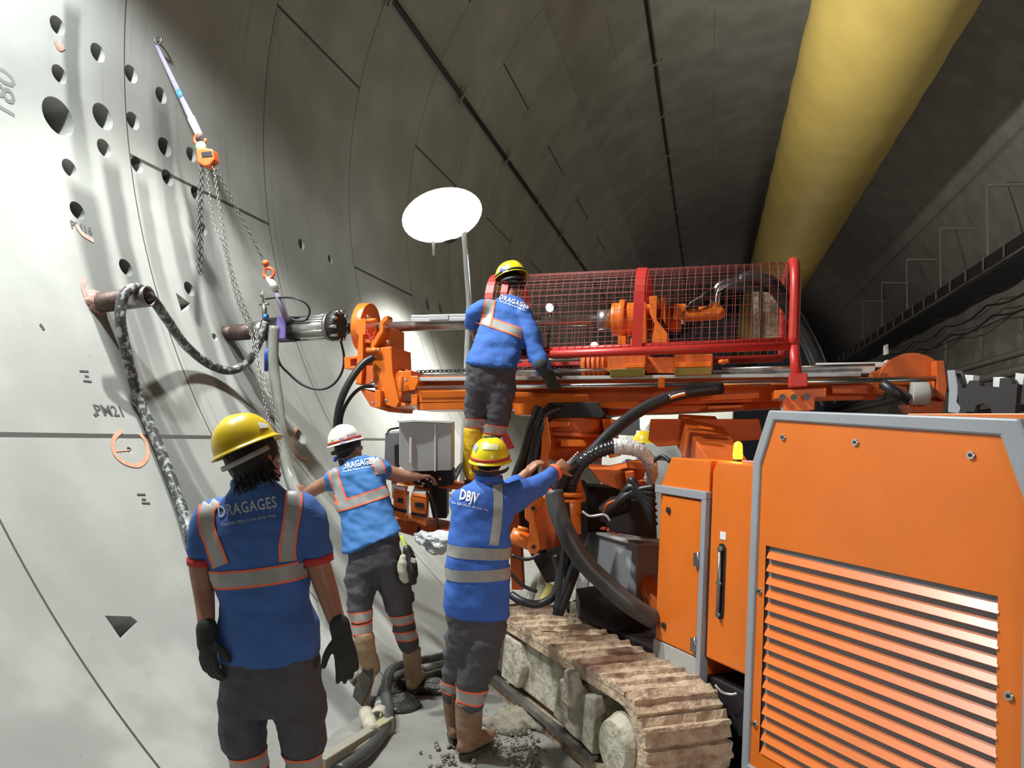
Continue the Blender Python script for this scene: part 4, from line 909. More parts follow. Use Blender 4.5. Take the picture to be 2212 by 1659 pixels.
def head_into(mb, c, fwd, up, s=1.0):
    f = V(fwd).normalized(); u = V(up); u = (u - f * u.dot(f)).normalized(); r = f.cross(u)
    mb.ball(c, r * .076 * s, f * .096 * s, u * .108 * s, 20, 14)
    mb.ball(c + f * .035 * s - u * .062 * s, r * .055 * s, f * .058 * s, u * .058 * s, 16, 10)      # jaw
    mb.ball(c + f * .072 * s - u * .104 * s, r * .026 * s, f * .022 * s, u * .018 * s, 10, 8)       # chin
    mb.tube([c + f * .090 * s + u * .004 * s, c + f * .112 * s - u * .030 * s, c + f * .096 * s - u * .040 * s], [.010 * s, .015 * s, .010 * s], 8, 2, True)   # nose
    for k in (-1, 1):
        mb.ball(c + r * k * .079 * s - f * .008 * s - u * .022 * s, r * .010 * s, f * .020 * s, u * .033 * s, 10, 8)    # ears
        mb.ball(c + f * .085 * s + r * k * .032 * s + u * .014 * s, r * .026 * s, f * .010 * s, u * .010 * s, 8, 6)      # brows
        mb.ball(c + f * .070 * s + r * k * .040 * s - u * .030 * s, r * .025 * s, f * .020 * s, u * .020 * s, 8, 6)      # cheeks
    mb.tube([c + f * .094 * s - u * .066 * s - r * .020 * s, c + f * .100 * s - u * .064 * s, c + f * .094 * s - u * .066 * s + r * .020 * s], [.006 * s, .009 * s, .006 * s], 8, 2, True)  # lips
    return f, u, r
EYE = mat('eye_white', (.75, .72, .68), .25, var=.02); IRIS = mat('dark_iris', (.03, .018, .01), .2)
def face_bits(par, c, f, u, r, s=1.0):
    for k in (-1, 1):
        mb = MB(); e = c + f * .083 * s + r * k * .031 * s - u * .004 * s; mb.ball(e, r * .013, f * .010, u * .008, 12, 8); mb.mi = 1; mb.ball(e + f * .006, r * .006, f * .006, u * .006, 10, 6)
        kid(par, mb, 'eye', [EYE, IRIS])
def hair_on(par, c, f, u, r, s=1.0, long=0.0, seed=0):
    mb = MB(); rnd = random.Random(seed)
    def P_(a, b):
        th = -math.pi + 2 * math.pi * a; ph = -.62 - long * 1.0 + (math.pi / 2 + .62 + long) * b
        back = .5 - .5 * math.cos(th); lo = .25 - (.87 + long) * back ** .7
        ph = lo + (math.pi / 2 - lo) * b
        q = V((.083 * math.cos(ph) * math.sin(th), .103 * math.cos(ph) * math.cos(th), .114 * math.sin(ph)))
        k = 1 + .05 * noise.noise(V((th * 3, ph * 5, seed)))
        return c + (r * q.x + f * q.y + u * q.z) * k * s
    mb.grid(P_, 36, 14)
    if long:
        for i in range(130):
            th = math.pi + rnd.uniform(-1.5, 1.5); ph = -.35 - rnd.uniform(0, .35)
            d = r * math.sin(th) * .082 + f * math.cos(th) * .100; a = c + d * math.cos(ph) * 1.02 + u * .11 * math.sin(ph)
            b = a - u * (.020 + .03 * rnd.random()) + d * rnd.uniform(.0, .22); e = b - u * (.010 + .025 * rnd.random()) + d * rnd.uniform(.05, .35) + r * rnd.uniform(-.02, .02)
            mb.tube([a + u * .02, b, e], [.012, .007, .001], 6, 2)
    o = kid(par, mb, 'hair', HAIR); md = o.modifiers.new('t', 'SOLIDIFY'); md.thickness = .006; return o

def helmet(par, c, a, fwd, up, m, band=None, sticker=None, ridge=True, strap=None):
    f = V(fwd).normalized(); u = V(up); u = (u - f * u.dot(f)).normalized(); r = f.cross(u); L = 1.20 * a; H = 1.16 * a
    rows = [(1.05, -.05), (1.13, -.09), (1.12, -.05), (1.01, .02)] + [(math.cos(p) ** .82, math.sin(p)) for p in [.12 + (math.pi / 2 - .12) * k / 11 for k in range(12)]]
    def P_(i, j):
        th = 2 * math.pi * i; k = j * (len(rows) - 1); n = int(min(k, len(rows) - 2)); t = k - n
        rr = rows[n][0] * (1 - t) + rows[n + 1][0] * t; zz = rows[n][1] * (1 - t) + rows[n + 1][1] * t
        pk = math.exp(-(min(th, 2 * math.pi - th) / .75) ** 2); ex = 1 + (.24 * pk if n < 3 else 0) * (1 if n in (0, 1, 2) else 0); dz = -.10 * pk if n < 3 else 0
        rid = 1.0
        if zz > .15: rid += .035 * math.exp(-((math.sin(th)) / .16) ** 2) * min(1, zz) * (1 if ridge else 0)
        rr = max(rr, .0)
        return c + (f * (math.cos(th) * L * rr * ex) + r * (math.sin(th) * a * rr * (1 + .1 * (ex - 1)))) * 1.0 + u * ((zz + dz) * H * (rid if zz > .5 else 1)) 
    mb = MB(); mb.grid(P_, 56, 30); bmesh.ops.remove_doubles(mb.bm, verts=mb.bm.verts, dist=.0004)
    bv = mb.bvh(); o = kid(par, mb, 'helmet', m); md = o.modifiers.new('t', 'SOLIDIFY'); md.thickness = .003; md.offset = -1
    if band:
        mb = MB(); n = 48; rws = []
        for i in range(n):
            th = 2 * math.pi * i / n; rws.append([mb.bm.verts.new(c + f * math.cos(th) * L * 1.035 * q + r * math.sin(th) * a * 1.035 * q + u * H * z) for q, z in ((1.0, .03), (1.0, .17))])
        for i in range(n): x, y = rws[i], rws[(i + 1) % n]; mb._f([x[0], y[0], y[1], x[1]], True)
        b_ = kid(o, mb, 'helmet_band', band); md = b_.modifiers.new('t', 'SOLIDIFY'); md.thickness = .004
    # suspension strap at the nape
    mb = MB(); pts = [c + f * math.cos(t) * L * .93 + r * math.sin(t) * a * .95 - u * (.035 + .022 * (.5 - .5 * math.cos(t))) for t in [math.pi / 2 + math.pi * k / 12 for k in range(13)]]
    mb.tube(pts, .011, 8, 1, flat=.35, up=u); kid(o, mb, 'nape_strap', strap or DARK)
    return o, bv
def decal(par, bv, pts, m, name='helmet_sticker', off=.0025, n=6):
    """flat patch following the surface, from a four-cornered pixel outline"""
    mb = MB(); q = [V((x, y, 0)) for x, y in pts]
    g = []
    for i in range(n + 1):
        row = []
        for j in range(n + 1):
            s, t = i / n, j / n; p = q[0] * (1 - s) * (1 - t) + q[1] * s * (1 - t) + q[2] * s * t + q[3] * (1 - s) * t
            h = cast(bv, p.x, p.y, off); row.append(mb.bm.verts.new(h) if h else None)
        g.append(row)
    for i in range(n):
        for j in range(n):
            v = [g[i][j], g[i + 1][j], g[i + 1][j + 1], g[i][j + 1]]
            if all(v): mb._f(v, True)
    if len(mb.bm.faces): return kid(par, mb, name, m)
def cast(bv, px, py, off=.004):
    d = ray(px, py).normalized(); h = bv.ray_cast(CAM, d)
    if h[0] is None: return None
    n = h[1] if h[1].dot(d) < 0 else -h[1]
    return h[0] + n * off - d * .001
def strip(par, bv, pts, wpx, bpx=0.0, mats=(REFL, ORT), name='reflective_stripe'):
    P_ = catmull([V((x, y, 0)) for x, y in pts], 8); mb = MB(); offs = [-wpx / 2 - bpx, -wpx / 2, 0, wpx / 2, wpx / 2 + bpx] if bpx else [-wpx / 2, 0, wpx / 2]
    rows = []
    for i, p in enumerate(P_):
        t = (P_[min(i + 1, len(P_) - 1)] - P_[max(i - 1, 0)]).normalized(); s = V((-t.y, t.x, 0)); row = []
        for o in offs:
            h = cast(bv, p.x + s.x * o, p.y + s.y * o); row.append(mb.bm.verts.new(h) if h else None)
        rows.append(row)
    for a, b in zip(rows, rows[1:]):
        for k in range(len(offs) - 1):
            v = [a[k], a[k + 1], b[k + 1], b[k]]
            if all(v) and max((v[0].co - v[2].co).length, (v[1].co - v[3].co).length) < .12:
                mb.mi = 1 if bpx and k in (0, len(offs) - 2) else 0; mb._f(v, True)
    if len(mb.bm.faces): return kid(par, mb, name, list(mats))
def ringband(par, bv, L_, R_, d, w, b=0.0, mats=(REFL, ORT), name='reflective_stripe', reach=1.6, dr=.7, sag=0.0):
    a, c = at(*L_, d), at(*R_, d); cen = (a + c) / 2; X = (c - a) / 2; hw = X.length; Y = CF.cross(X).normalized(); Y = Y if Y.dot(CU) > 0 else -Y; Z = X.cross(Y).normalized() * hw * dr
    offs = [-w / 2 - b, -w / 2, 0, w / 2, w / 2 + b] if b else [-w / 2, 0, w / 2]; n = 56; rows = []; mb = MB()
    for i in range(n):
        t = 2 * math.pi * i / n; dv = X * math.cos(t) + Z * math.sin(t); row = []
        for o in offs:
            cc = cen + Y * (o - sag * math.cos(2 * t)); st = cc + dv * reach; h = bv.ray_cast(st, -dv.normalized(), dv.length * reach)
            if h[0] is None: row.append(None); continue
            nn = h[1] if h[1].dot(dv) > 0 else -h[1]; row.append(mb.bm.verts.new(h[0] + nn * .004))
        rows.append(row)
    for i in range(n):
        x, y = rows[i], rows[(i + 1) % n]
        for k in range(len(offs) - 1):
            v = [x[k], y[k], y[k + 1], x[k + 1]]
            if all(v) and (v[0].co - v[2].co).length < .12: mb.mi = 1 if b and k in (0, len(offs) - 2) else 0; mb._f(v, True)
    if len(mb.bm.faces): return kid(par, mb, name, list(mats))
def lettering(par, bv, body, p0, p1, size_px, m, spacing=1.0, bold=.02):
    """letters along the pixel line p0-p1, pressed onto the cloth"""
    a, b = V((*p0, 0)), V((*p1, 0)); u = (b - a); ln = u.length; u.normalize(); v = V((u.y, -u.x, 0)); mid = (a + b) / 2
    cu = bpy.data.curves.new('l', 'FONT'); cu.body = body; cu.space_character = spacing; cu.offset = bold; ob = bpy.data.objects.new('l', cu); COL.objects.link(ob); bpy.context.view_layer.update()
    wd = ob.dimensions.x or 1; ht = size_px / .72; bpy.data.objects.remove(ob); bpy.data.curves.remove(cu)
    kx = ln / wd; ky = ht; last = [None]
    def place(x, y):
        q = mid + u * (x * kx) + v * (y * ky); h = cast(bv, q.x, q.y, .005)
        if h is None: h = last[0] or at(q.x, q.y, 4)
        last[0] = h; return h
    mb = MB(); mb.text(body, place, 1.0, bold, spacing); return kid(par, mb, 'lettering', m)
def boot(par, top, ankle, toe_dir, rs, m, up=V((0, 0, 1)), length=.27, sole_drop=.07):
    mb = MB(); t = V(toe_dir); t = (t - up * t.dot(up)).normalized(); sd = t.cross(up)
    mb.loft([(top, sd * rs * .95, t * rs * 1.05), (top.lerp(ankle, .5), sd * rs * .9, t * rs), (ankle, sd * rs * .82, t * rs * 1.0), (ankle - up * sole_drop * .6, sd * .042, t * .06)], 16, round_ends=False)
    h = ankle - up * sole_drop * .5 - t * .055
    mb.loft([(h - t * .005, sd * .030, up * .034), (h + t * .05, sd * .042, up * .05), (h + t * length * .55, sd * .046, up * .042), (h + t * length * .8, sd * .048, up * .034), (h + t * length * .93, sd * .036, up * .026)], 16, round_ends=True)
    mb.remesh(.009, 3, .004, 14); b = kid(par, mb, 'boot', m)
    mb = MB(); c = h - up * .040
    prof = []
    for k in range(20):
        a = 2 * math.pi * k / 20; lx = math.cos(a); w_ = .047 - .006 * (lx < -.2); prof.append(c + t * (length * .46 + lx * length * .52) + sd * (math.sin(a) * w_))
    mb.prism(prof, -up * .026); kid(b, mb, 'boot_sole', SOLE, .004); return b
def garment(par, fn, name, m, voxel=.011, wrinkle=.006, freq=8, smooth=4):
    mb = MB(); fn(mb); mb.remesh(voxel, smooth, wrinkle, freq); bv = mb.bvh(); return kid(par, mb, name, m), bv

SLOGAN = 'The Safe Way is the Only Way'
LETTER = mat('silver_print', (.55, .56, .56), .5, var=.03); LETTERW = mat('white_print', (.8, .8, .8), .6, var=.02)

# ---- the man in front, seen from behind (left)
def man_front():
    d = 3.2
    p = thing('person', floor_hit(600, 1782), 'nearest man, seen from behind, in a yellow helmet, navy short sleeved shirt and dark gloves', 'person', None)
    sh = blue('navy_work_shirt', (.05, .13, .39))
    hf = (CR * math.cos(.42) + CU * math.sin(.42)) * .42 + CF * .90; hu = -CR * math.sin(.42) + CU * math.cos(.42)
    hc = at(545, 985, 3.2)
    mb = MB(); f, u, r = head_into(mb, hc, hf, hu, 1.08)
    cap_tube(mb, [(548, 1075, d, .060), (547, 1040, d, .058), (546, 1000, d, .056)])
    cap_tube(mb, [(432, 1170, 3.2, .052), (434, 1230, 3.2, .047), (440, 1275, 3.2, .043), (445, 1330, 3.15, .036), (447, 1378, 3.12, .030), (448, 1395, 3.11, .030)])
    cap_tube(mb, [(672, 1150, 3.2, .055), (690, 1225, 3.18, .049), (706, 1275, 3.16, .045), (722, 1325, 3.12, .037), (738, 1372, 3.08, .030), (742, 1384, 3.07, .030)])
    mb.remesh(.006, 3); body = kid(p, mb, 'body', SKIN); face_bits(p, hc, f, u, r, 1.08)
    hair_on(p, hc, f, u, r, 1.19, .25, 3)
    o, hb = helmet(p, at(530, 963, 3.19), .117, hf, hu, YEL, strap=REFL)
    decal(o, hb, [(556, 912), (575, 916), (580, 924), (560, 926)], PAPER)
    def shirt(mb):
        mb.loft([tring(512, 1040, 590, 1036, d, .8), tring(495, 1062, 612, 1058, d, .7), tring(462, 1090, 642, 1080, d, .5), tring(446, 1125, 662, 1115, d, .52), tring(448, 1180, 668, 1175, d, .58), tring(458, 1240, 668, 1236, d, .6), tring(474, 1300, 668, 1296, d, .62), tring(470, 1350, 688, 1345, d, .6), tring(472, 1420, 692, 1408, d, .6), tring(480, 1432, 688, 1420, d, .55)], 24, True, .9)
        cap_tube(mb, [(474, 1112, d, .080), (452, 1130, d, .080), (441, 1160, d, .068), (437, 1188, d, .062)])
        cap_tube(mb, [(640, 1098, d, .080), (662, 1118, d, .082), (676, 1155, 3.19, .074), (683, 1184, 3.18, .067)])
    so, bv = garment(p, shirt, 'work_shirt', sh, .011, .012, 6)
    mb = MB(); cap = [at(436, 1204, d), at(435, 1219, d)]; mb.tube(cap, [.060, .057], 18); kid(so, mb, 'sleeve_cuff', REDC)
    mb = MB(); cap = [at(686, 1200, 3.18), at(689, 1215, 3.18)]; mb.tube(cap, [.065, .062], 18); kid(so, mb, 'sleeve_cuff', REDC)
    mb = MB(); pts = [at(548, 1046, d) + CR * .085 * math.cos(t) + CF * .07 * math.sin(t) - CU * .012 * math.sin(t) for t in [2 * math.pi * k / 20 for k in range(21)]]
    mb.tube(pts, .02, 8, 1, flat=.5, up=CU); kid(so, mb, 'collar', sh)
    strip(so, bv, [(462, 1078), (448, 1100), (448, 1140), (466, 1190), (478, 1222)], 26, 5)
    strip(so, bv, [(632, 1052), (634, 1090), (627, 1140), (620, 1185), (622, 1212)], 28, 5)
    ringband(so, bv, (459, 1246), (668, 1222), d, .056, .009, dr=.75, reach=1.06)
    lettering(so, bv, 'DRAGAGES', (474, 1117), (598, 1096), 25, LETTER, 1.08, .012)
    lettering(so, bv, SLOGAN, (478, 1137), (597, 1116), 7, LETTER, 1.0, .01)
    def tr(mb):
        mb.loft([tring(480, 1405, 688, 1395, d, .58), tring(478, 1450, 694, 1445, d, .6), tring(480, 1500, 696, 1498, d, .6), tring(486, 1530, 696, 1528, d, .55)], 22, True, .9)
        cap_tube(mb, [(532, 1470, d, .110), (528, 1530, d, .104), (526, 1580, d, .098), (530, 1600, d, .092)])
        cap_tube(mb, [(636, 1470, d, .115), (648, 1540, d, .108), (654, 1590, d, .100), (656, 1612, d, .094)])
        cap_tube(mb, [(532, 1560, d, .082), (537, 1620, d, .078), (541, 1690, 3.22, .072), (543, 1745, 3.24, .066)])
        cap_tube(mb, [(656, 1560, d, .082), (656, 1620, d, .080), (655, 1690, 3.2, .074), (653, 1745, 3.2, .068)])
    to, tb = garment(p, tr, 'work_trousers', TROU, .011, .014, 8)
    ringband(to, tb, (498, 1641), (576, 1637), d, .052, .010, reach=1.5, dr=1); ringband(to, tb, (616, 1640), (697, 1640), d, .052, .010, reach=1.5, dr=1)
    for (x, y, dd) in ((543, 1725, 3.25), (653, 1725, 3.22)):
        t = at(x, y, dd); a = V((t.x, t.y, .10)); boot(p, t, a, _Fh, .066, TAN)
    for side, (w_, dv, th) in enumerate(((at(447, 1372, 3.12), at(450, 1440, 3.1) - at(447, 1372, 3.12), CR), (at(737, 1366, 3.08), at(748, 1420, 3.05) - at(737, 1366, 3.08), -CR))):
        mb = MB(); dv = dv.normalized(); mb.tube([w_ - dv * .03, w_ + dv * .035], [.042, .040], 14, 1, True); hand(mb, w_, dv, CF * .9 + (CR if side == 0 else -CR) * .45, th * .6 + CF * .5, .42, 1.12, 1.3)
        mb.remesh(.0055, 2); kid(p, mb, 'work_glove', GLOVE)
    return p
man_front()

# ---- the man in the white helmet, leaning towards the console
def man_white():
    p = thing('person', floor_hit(885, 1500), 'man in a white helmet leaning in to the grey control console', 'person')
    sh = blue('sky_work_shirt', (.045, .17, .43)); d = 5.1
    hu = CU * .96 - CR * .28; hf = CF * .85 + CR * .45 + CU * .1; hc = at(752, 965, 5.3)
    mb = MB(); f, u, r = head_into(mb, hc, hf, hu, 1.0); cap_tube(mb, [(775, 1010, 5.22, .06), (765, 990, 5.26, .055), (757, 970, 5.29, .052)])
    wl = wall_hit(640, 1092, .05)
    pa, ra = jt([(724, 1035, 5.18, .056), (700, 1046, 5.2, .050), (672, 1062, 5.27, .043)]); mb.tube(pa + [wl.lerp(pa[-1], .35), wl.lerp(pa[-1], .15)], ra + [.034, .029], 14, 4, True)
    hand(mb, wl.lerp(pa[-1], .15), V((-.1, .35, .5)), -wall_normal(wl), CR, .15)
    cap_tube(mb, [(818, 1012, 5.17, .055), (845, 1022, 5.2, .050), (868, 1028, 5.22, .042), (896, 1030, 5.24, .031), (902, 1030, 5.24, .03)])
    hand(mb, at(900, 1030, 5.24), CR + CF * .4, -CU, CF, .7)
    mb.remesh(.007, 3); kid(p, mb, 'body', SKIN); face_bits(p, hc, f, u, r); hair_on(p, hc, f, u, r, 1.0, 0, 5)
    o, hb = helmet(p, at(745, 955, 5.29), .104, hf, hu, WHT, band=REDB)
    decal(o, hb, [(733, 948), (744, 946), (745, 957), (734, 959)], mat('blue_sticker', (.12, .16, .42), .5)); decal(o, hb, [(748, 940), (768, 934), (770, 948), (750, 952)], mat('lilac_sticker', (.45, .38, .42), .5)); decal(o, hb, [(715, 950), (721, 950), (722, 962), (716, 961)], mat('green_sticker', (.35, .5, .15), .5))
    mb = MB(); c = at(724, 992, 5.2); mb.ball(c, CR * .014, CF * .02, CU * .018, 10, 8); mb.tube([c, at(735, 985, 5.24)], .006, 6); kid(p, mb, 'ear_plug', BLUEM)
    def shirt(mb):
        mb.loft([tring(752, 990, 790, 982, 5.25, .8), tring(740, 1003, 805, 990, 5.22, .7), tring(716, 1030, 824, 1004, 5.18, .55), tring(722, 1075, 838, 1048, 5.13, .6), tring(734, 1118, 846, 1092, 5.07, .6), tring(740, 1158, 858, 1124, 5.02, .62), tring(739, 1192, 869, 1142, 4.98, .62), tring(742, 1197, 867, 1147, 4.98, .6)], 24, True, .9)
        cap_tube(mb, [(740, 1028, 5.18, .075), (722, 1036, 5.18, .072), (714, 1040, 5.19, .066)]); cap_tube(mb, [(806, 1008, 5.18, .072), (822, 1012, 5.17, .068), (830, 1018, 5.18, .062)])
    so, bv = garment(p, shirt, 'work_shirt', sh, .011, .015, 8)
    mb = MB(); pts = [at(768, 994, 5.24) + CR * .07 * math.cos(t) + CF * .06 * math.sin(t) + CU * .018 * math.cos(t) for t in [2 * math.pi * k / 20 for k in range(21)]]
    mb.tube(pts, .018, 8, 1, flat=.5, up=CU); kid(so, mb, 'collar', sh)
    strip(so, bv, [(716, 1008), (722, 1030), (732, 1062), (742, 1088)], 17, 3.5); strip(so, bv, [(806, 988), (818, 1006), (822, 1024)], 16, 3.5)
    ringband(so, bv, (738, 1090), (834, 1060), 5.1, .050, .010, dr=.75, reach=1.4)
    lettering(so, bv, 'DRAGAGES', (741, 1015), (811, 1000), 13, LETTERW, 1.05, .02); lettering(so, bv, SLOGAN, (741, 1021), (812, 1007), 3.5, LETTERW, 1.0, .01)
    def tr(mb):
        mb.loft([tring(755, 1170, 855, 1130, 5.0, .52), tring(752, 1195, 862, 1155, 4.98, .54), tring(750, 1215, 868, 1182, 4.97, .6), tring(748, 1240, 872, 1215, 4.96, .6)], 22, True, .9)
        cap_tube(mb, [(780, 1228, 4.97, .104), (780, 1262, 4.95, .098), (778, 1305, 4.92, .082), (780, 1340, 4.89, .070), (785, 1378, 4.86, .060)])
        cap_tube(mb, [(838, 1222, 4.98, .104), (848, 1262, 5.0, .098), (862, 1310, 5.02, .086), (872, 1350, 5.03, .074), (883, 1394, 5.05, .066)])
        cap_tube(mb, [(872, 1262, 5.0, .05), (880, 1295, 5.02, .05)])
    to, tb = garment(p, tr, 'work_trousers', TROU, .011, .015, 9)
    for L_, R_, dd in (((758, 1330), (797, 1326), 4.9), ((762, 1358), (800, 1352), 4.88), ((848, 1335), (893, 1332), 5.03), ((853, 1370), (898, 1367), 5.04)): ringband(to, tb, L_, R_, dd, .045, .009, reach=1.9, dr=1)
    t = at(889, 1398, 5.07); a = at(892, 1468, 5.1); a.z = .105; boot(p, t, a, _Fh + _R0 * .15, .066, TAN)
    # trailing left boot: toe on the ground, sole turned back
    t = at(787, 1378, 4.86); heel = at(797, 1442, 4.86); toe = at(771, 1522, 4.80); fdir = (toe - heel).normalized(); upv = (CF * .92 + CU * .3 + CR * .25); upv = (upv - fdir * upv.dot(fdir)).normalized()
    mb = MB(); mb.tube([t, at(790, 1405, 4.87), heel + upv * .06], [.066, .064, .060], 16, 3, True)
    sd = fdir.cross(upv); h = heel + upv * .055
    mb.loft([(h - fdir * .03, sd * .034, upv * .045), (h + fdir * .05, sd * .043, upv * .055), (h + fdir * .15, sd * .047, upv * .045), (h + fdir * .22, sd * .045, upv * .034), (h + fdir * .25, sd * .03, upv * .024)], 16, round_ends=True)
    mb.remesh(.009, 3, .004, 14); b = kid(p, mb, 'boot', TAN); mb = MB(); prof = []
    for k in range(20): q = 2 * math.pi * k / 20; prof.append(h - upv * .038 + fdir * (.105 + math.cos(q) * .145) + sd * (math.sin(q) * (.050 if math.cos(q) > 0 else .043)))
    mb.prism(prof, -upv * .026); kid(b, mb, 'boot_sole', SOLE, .005)
    return p
man_white()

# ---- the man reaching for the hose
def man_hose():
    p = thing('person', floor_hit(1010, 1628), 'man in long blue jacket with two plain grey bands reaching for a hose', 'person')
    sh = blue('royal_work_jacket', (.045, .14, .52)); d = 4.2
    hu = CU * 1.0 - CF * .12; hf = CF + CR * .12 + CU * .1; hc = at(1058, 985, 4.3)
    mb = MB(); f, u, r = head_into(mb, hc, hf, hu, 1.0); cap_tube(mb, [(1056, 1045, 4.26, .062), (1056, 1020, 4.28, .058), (1057, 1000, 4.3, .055)])
    cap_tube(mb, [(1165, 1045, 4.42, .045), (1192, 1024, 4.49, .036), (1204, 1016, 4.52, .032)]); hand(mb, at(1202, 1016, 4.52), at(1228, 996, 4.6) - at(1202, 1016, 4.52), CF - CU * .3, CF - CU, 1.0)
    cap_tube(mb, [(1090, 1056, 4.66, .045), (1122, 1038, 4.72, .038), (1138, 1022, 4.75, .032)]); hand(mb, at(1137, 1023, 4.75), at(1158, 1000, 4.78) - at(1137, 1023, 4.75), CR * .6 - CU * .4 + CF * .4, CU - CR * .2, .75)
    mb.remesh(.006, 3); kid(p, mb, 'body', SKIN); face_bits(p, hc, f, u, r); hair_on(p, hc, f, u, r, 1.0, 0, 8)
    o, hb = helmet(p, at(1059, 992, 4.29), .107, hf, hu, mat('bright_yellow_helmet', (.85, .68, .02), .28, var=.04), band=REDB)
    decal(o, hb, [(1028, 958), (1034, 965), (1028, 977), (1022, 969)], mat('pale_blue_sticker', (.35, .45, .6), .5)); decal(o, hb, [(1042, 958), (1076, 960), (1076, 972), (1042, 971)], mat('worn_white_print', (.8, .75, .45), .5))
    def shirt(mb):
        mb.loft([tring(1028, 1018, 1084, 1028, 4.28, .85), tring(1022, 1034, 1090, 1042, 4.27, .8), tring(1000, 1050, 1108, 1056, 4.24, .6), tring(978, 1085, 1112, 1090, 4.22, .55), tring(969, 1140, 1104, 1142, 4.2, .6), tring(964, 1200, 1103, 1202, 4.18, .62), tring(960, 1260, 1102, 1262, 4.17, .64), tring(959, 1318, 1099, 1324, 4.17, .66), tring(962, 1328, 1096, 1333, 4.17, .62)], 24, True, .9)
        cap_tube(mb, [(1078, 1080, 4.23, .088), (1108, 1076, 4.27, .086), (1140, 1062, 4.36, .074), (1170, 1043, 4.44, .060), (1196, 1022, 4.5, .047)])
        cap_tube(mb, [(1000, 1085, 4.24, .08), (1008, 1100, 4.40, .072), (1050, 1085, 4.58, .062), (1092, 1056, 4.66, .054), (1118, 1040, 4.71, .047)])
    so, bv = garment(p, shirt, 'work_jacket', sh, .011, .013, 6)
    mb = MB(); mb.tube([at(1195, 1022, 4.5), at(1201, 1018, 4.515)], .050, 16); kid(so, mb, 'sleeve_cuff', ORT)
    mb = MB(); mb.loft([tring(1024, 1036, 1088, 1042, 4.27, .9), tring(1028, 1018, 1086, 1028, 4.28, .95)], 20, False); oo = kid(so, mb, 'collar', sh); md = oo.modifiers.new('t', 'SOLIDIFY'); md.thickness = .008
    strip(so, bv, [(1074, 1048), (1076, 1080), (1073, 1130), (1066, 1178)], 20, 0)
    ringband(so, bv, (966, 1184), (1102, 1192), 4.18, .062, 0, dr=.8, reach=1.3); ringband(so, bv, (961, 1236), (1102, 1234), 4.17, .062, 0, dr=.8, reach=1.3)
    lettering(so, bv, 'DBJV', (992, 1078), (1031, 1087), 22, LETTERW, 1.0, .03); lettering(so, bv, SLOGAN, (976, 1087), (1055, 1104), 4.5, LETTERW, 1.0, .01)
    def tr(mb):
        mb.loft([tring(964, 1312, 1096, 1316, 4.17, .62), tring(963, 1360, 1092, 1362, 4.17, .62), tring(966, 1395, 1088, 1395, 4.17, .58)], 22, True, .9)
        cap_tube(mb, [(998, 1380, 4.2, .092), (990, 1425, 4.24, .082), (982, 1470, 4.28, .072), (978, 1495, 4.3, .066)])
        cap_tube(mb, [(1045, 1380, 4.16, .108), (1032, 1440, 4.16, .098), (1020, 1485, 4.16, .086), (1014, 1520, 4.16, .078)])
    to, tb = garment(p, tr, 'work_trousers', TROU, .011, .017, 10)
    ringband(to, tb, (958, 1478), (1004, 1484), 4.29, .05, .010, reach=1.6, dr=1); ringband(to, tb, (984, 1492), (1048, 1500), 4.16, .055, .010, reach=1.5, dr=1)
    t = at(1013, 1512, 4.16); a = at(1013, 1592, 4.17); a.z = .10; boot(p, t, a, _Fh * .8 + _R0 * .6, .078, BRN)
    t = at(978, 1488, 4.3); a = at(984, 1550, 4.36); a.z = .10; boot(p, t, a, _Fh, .068, BRN)
    return p
man_hose()

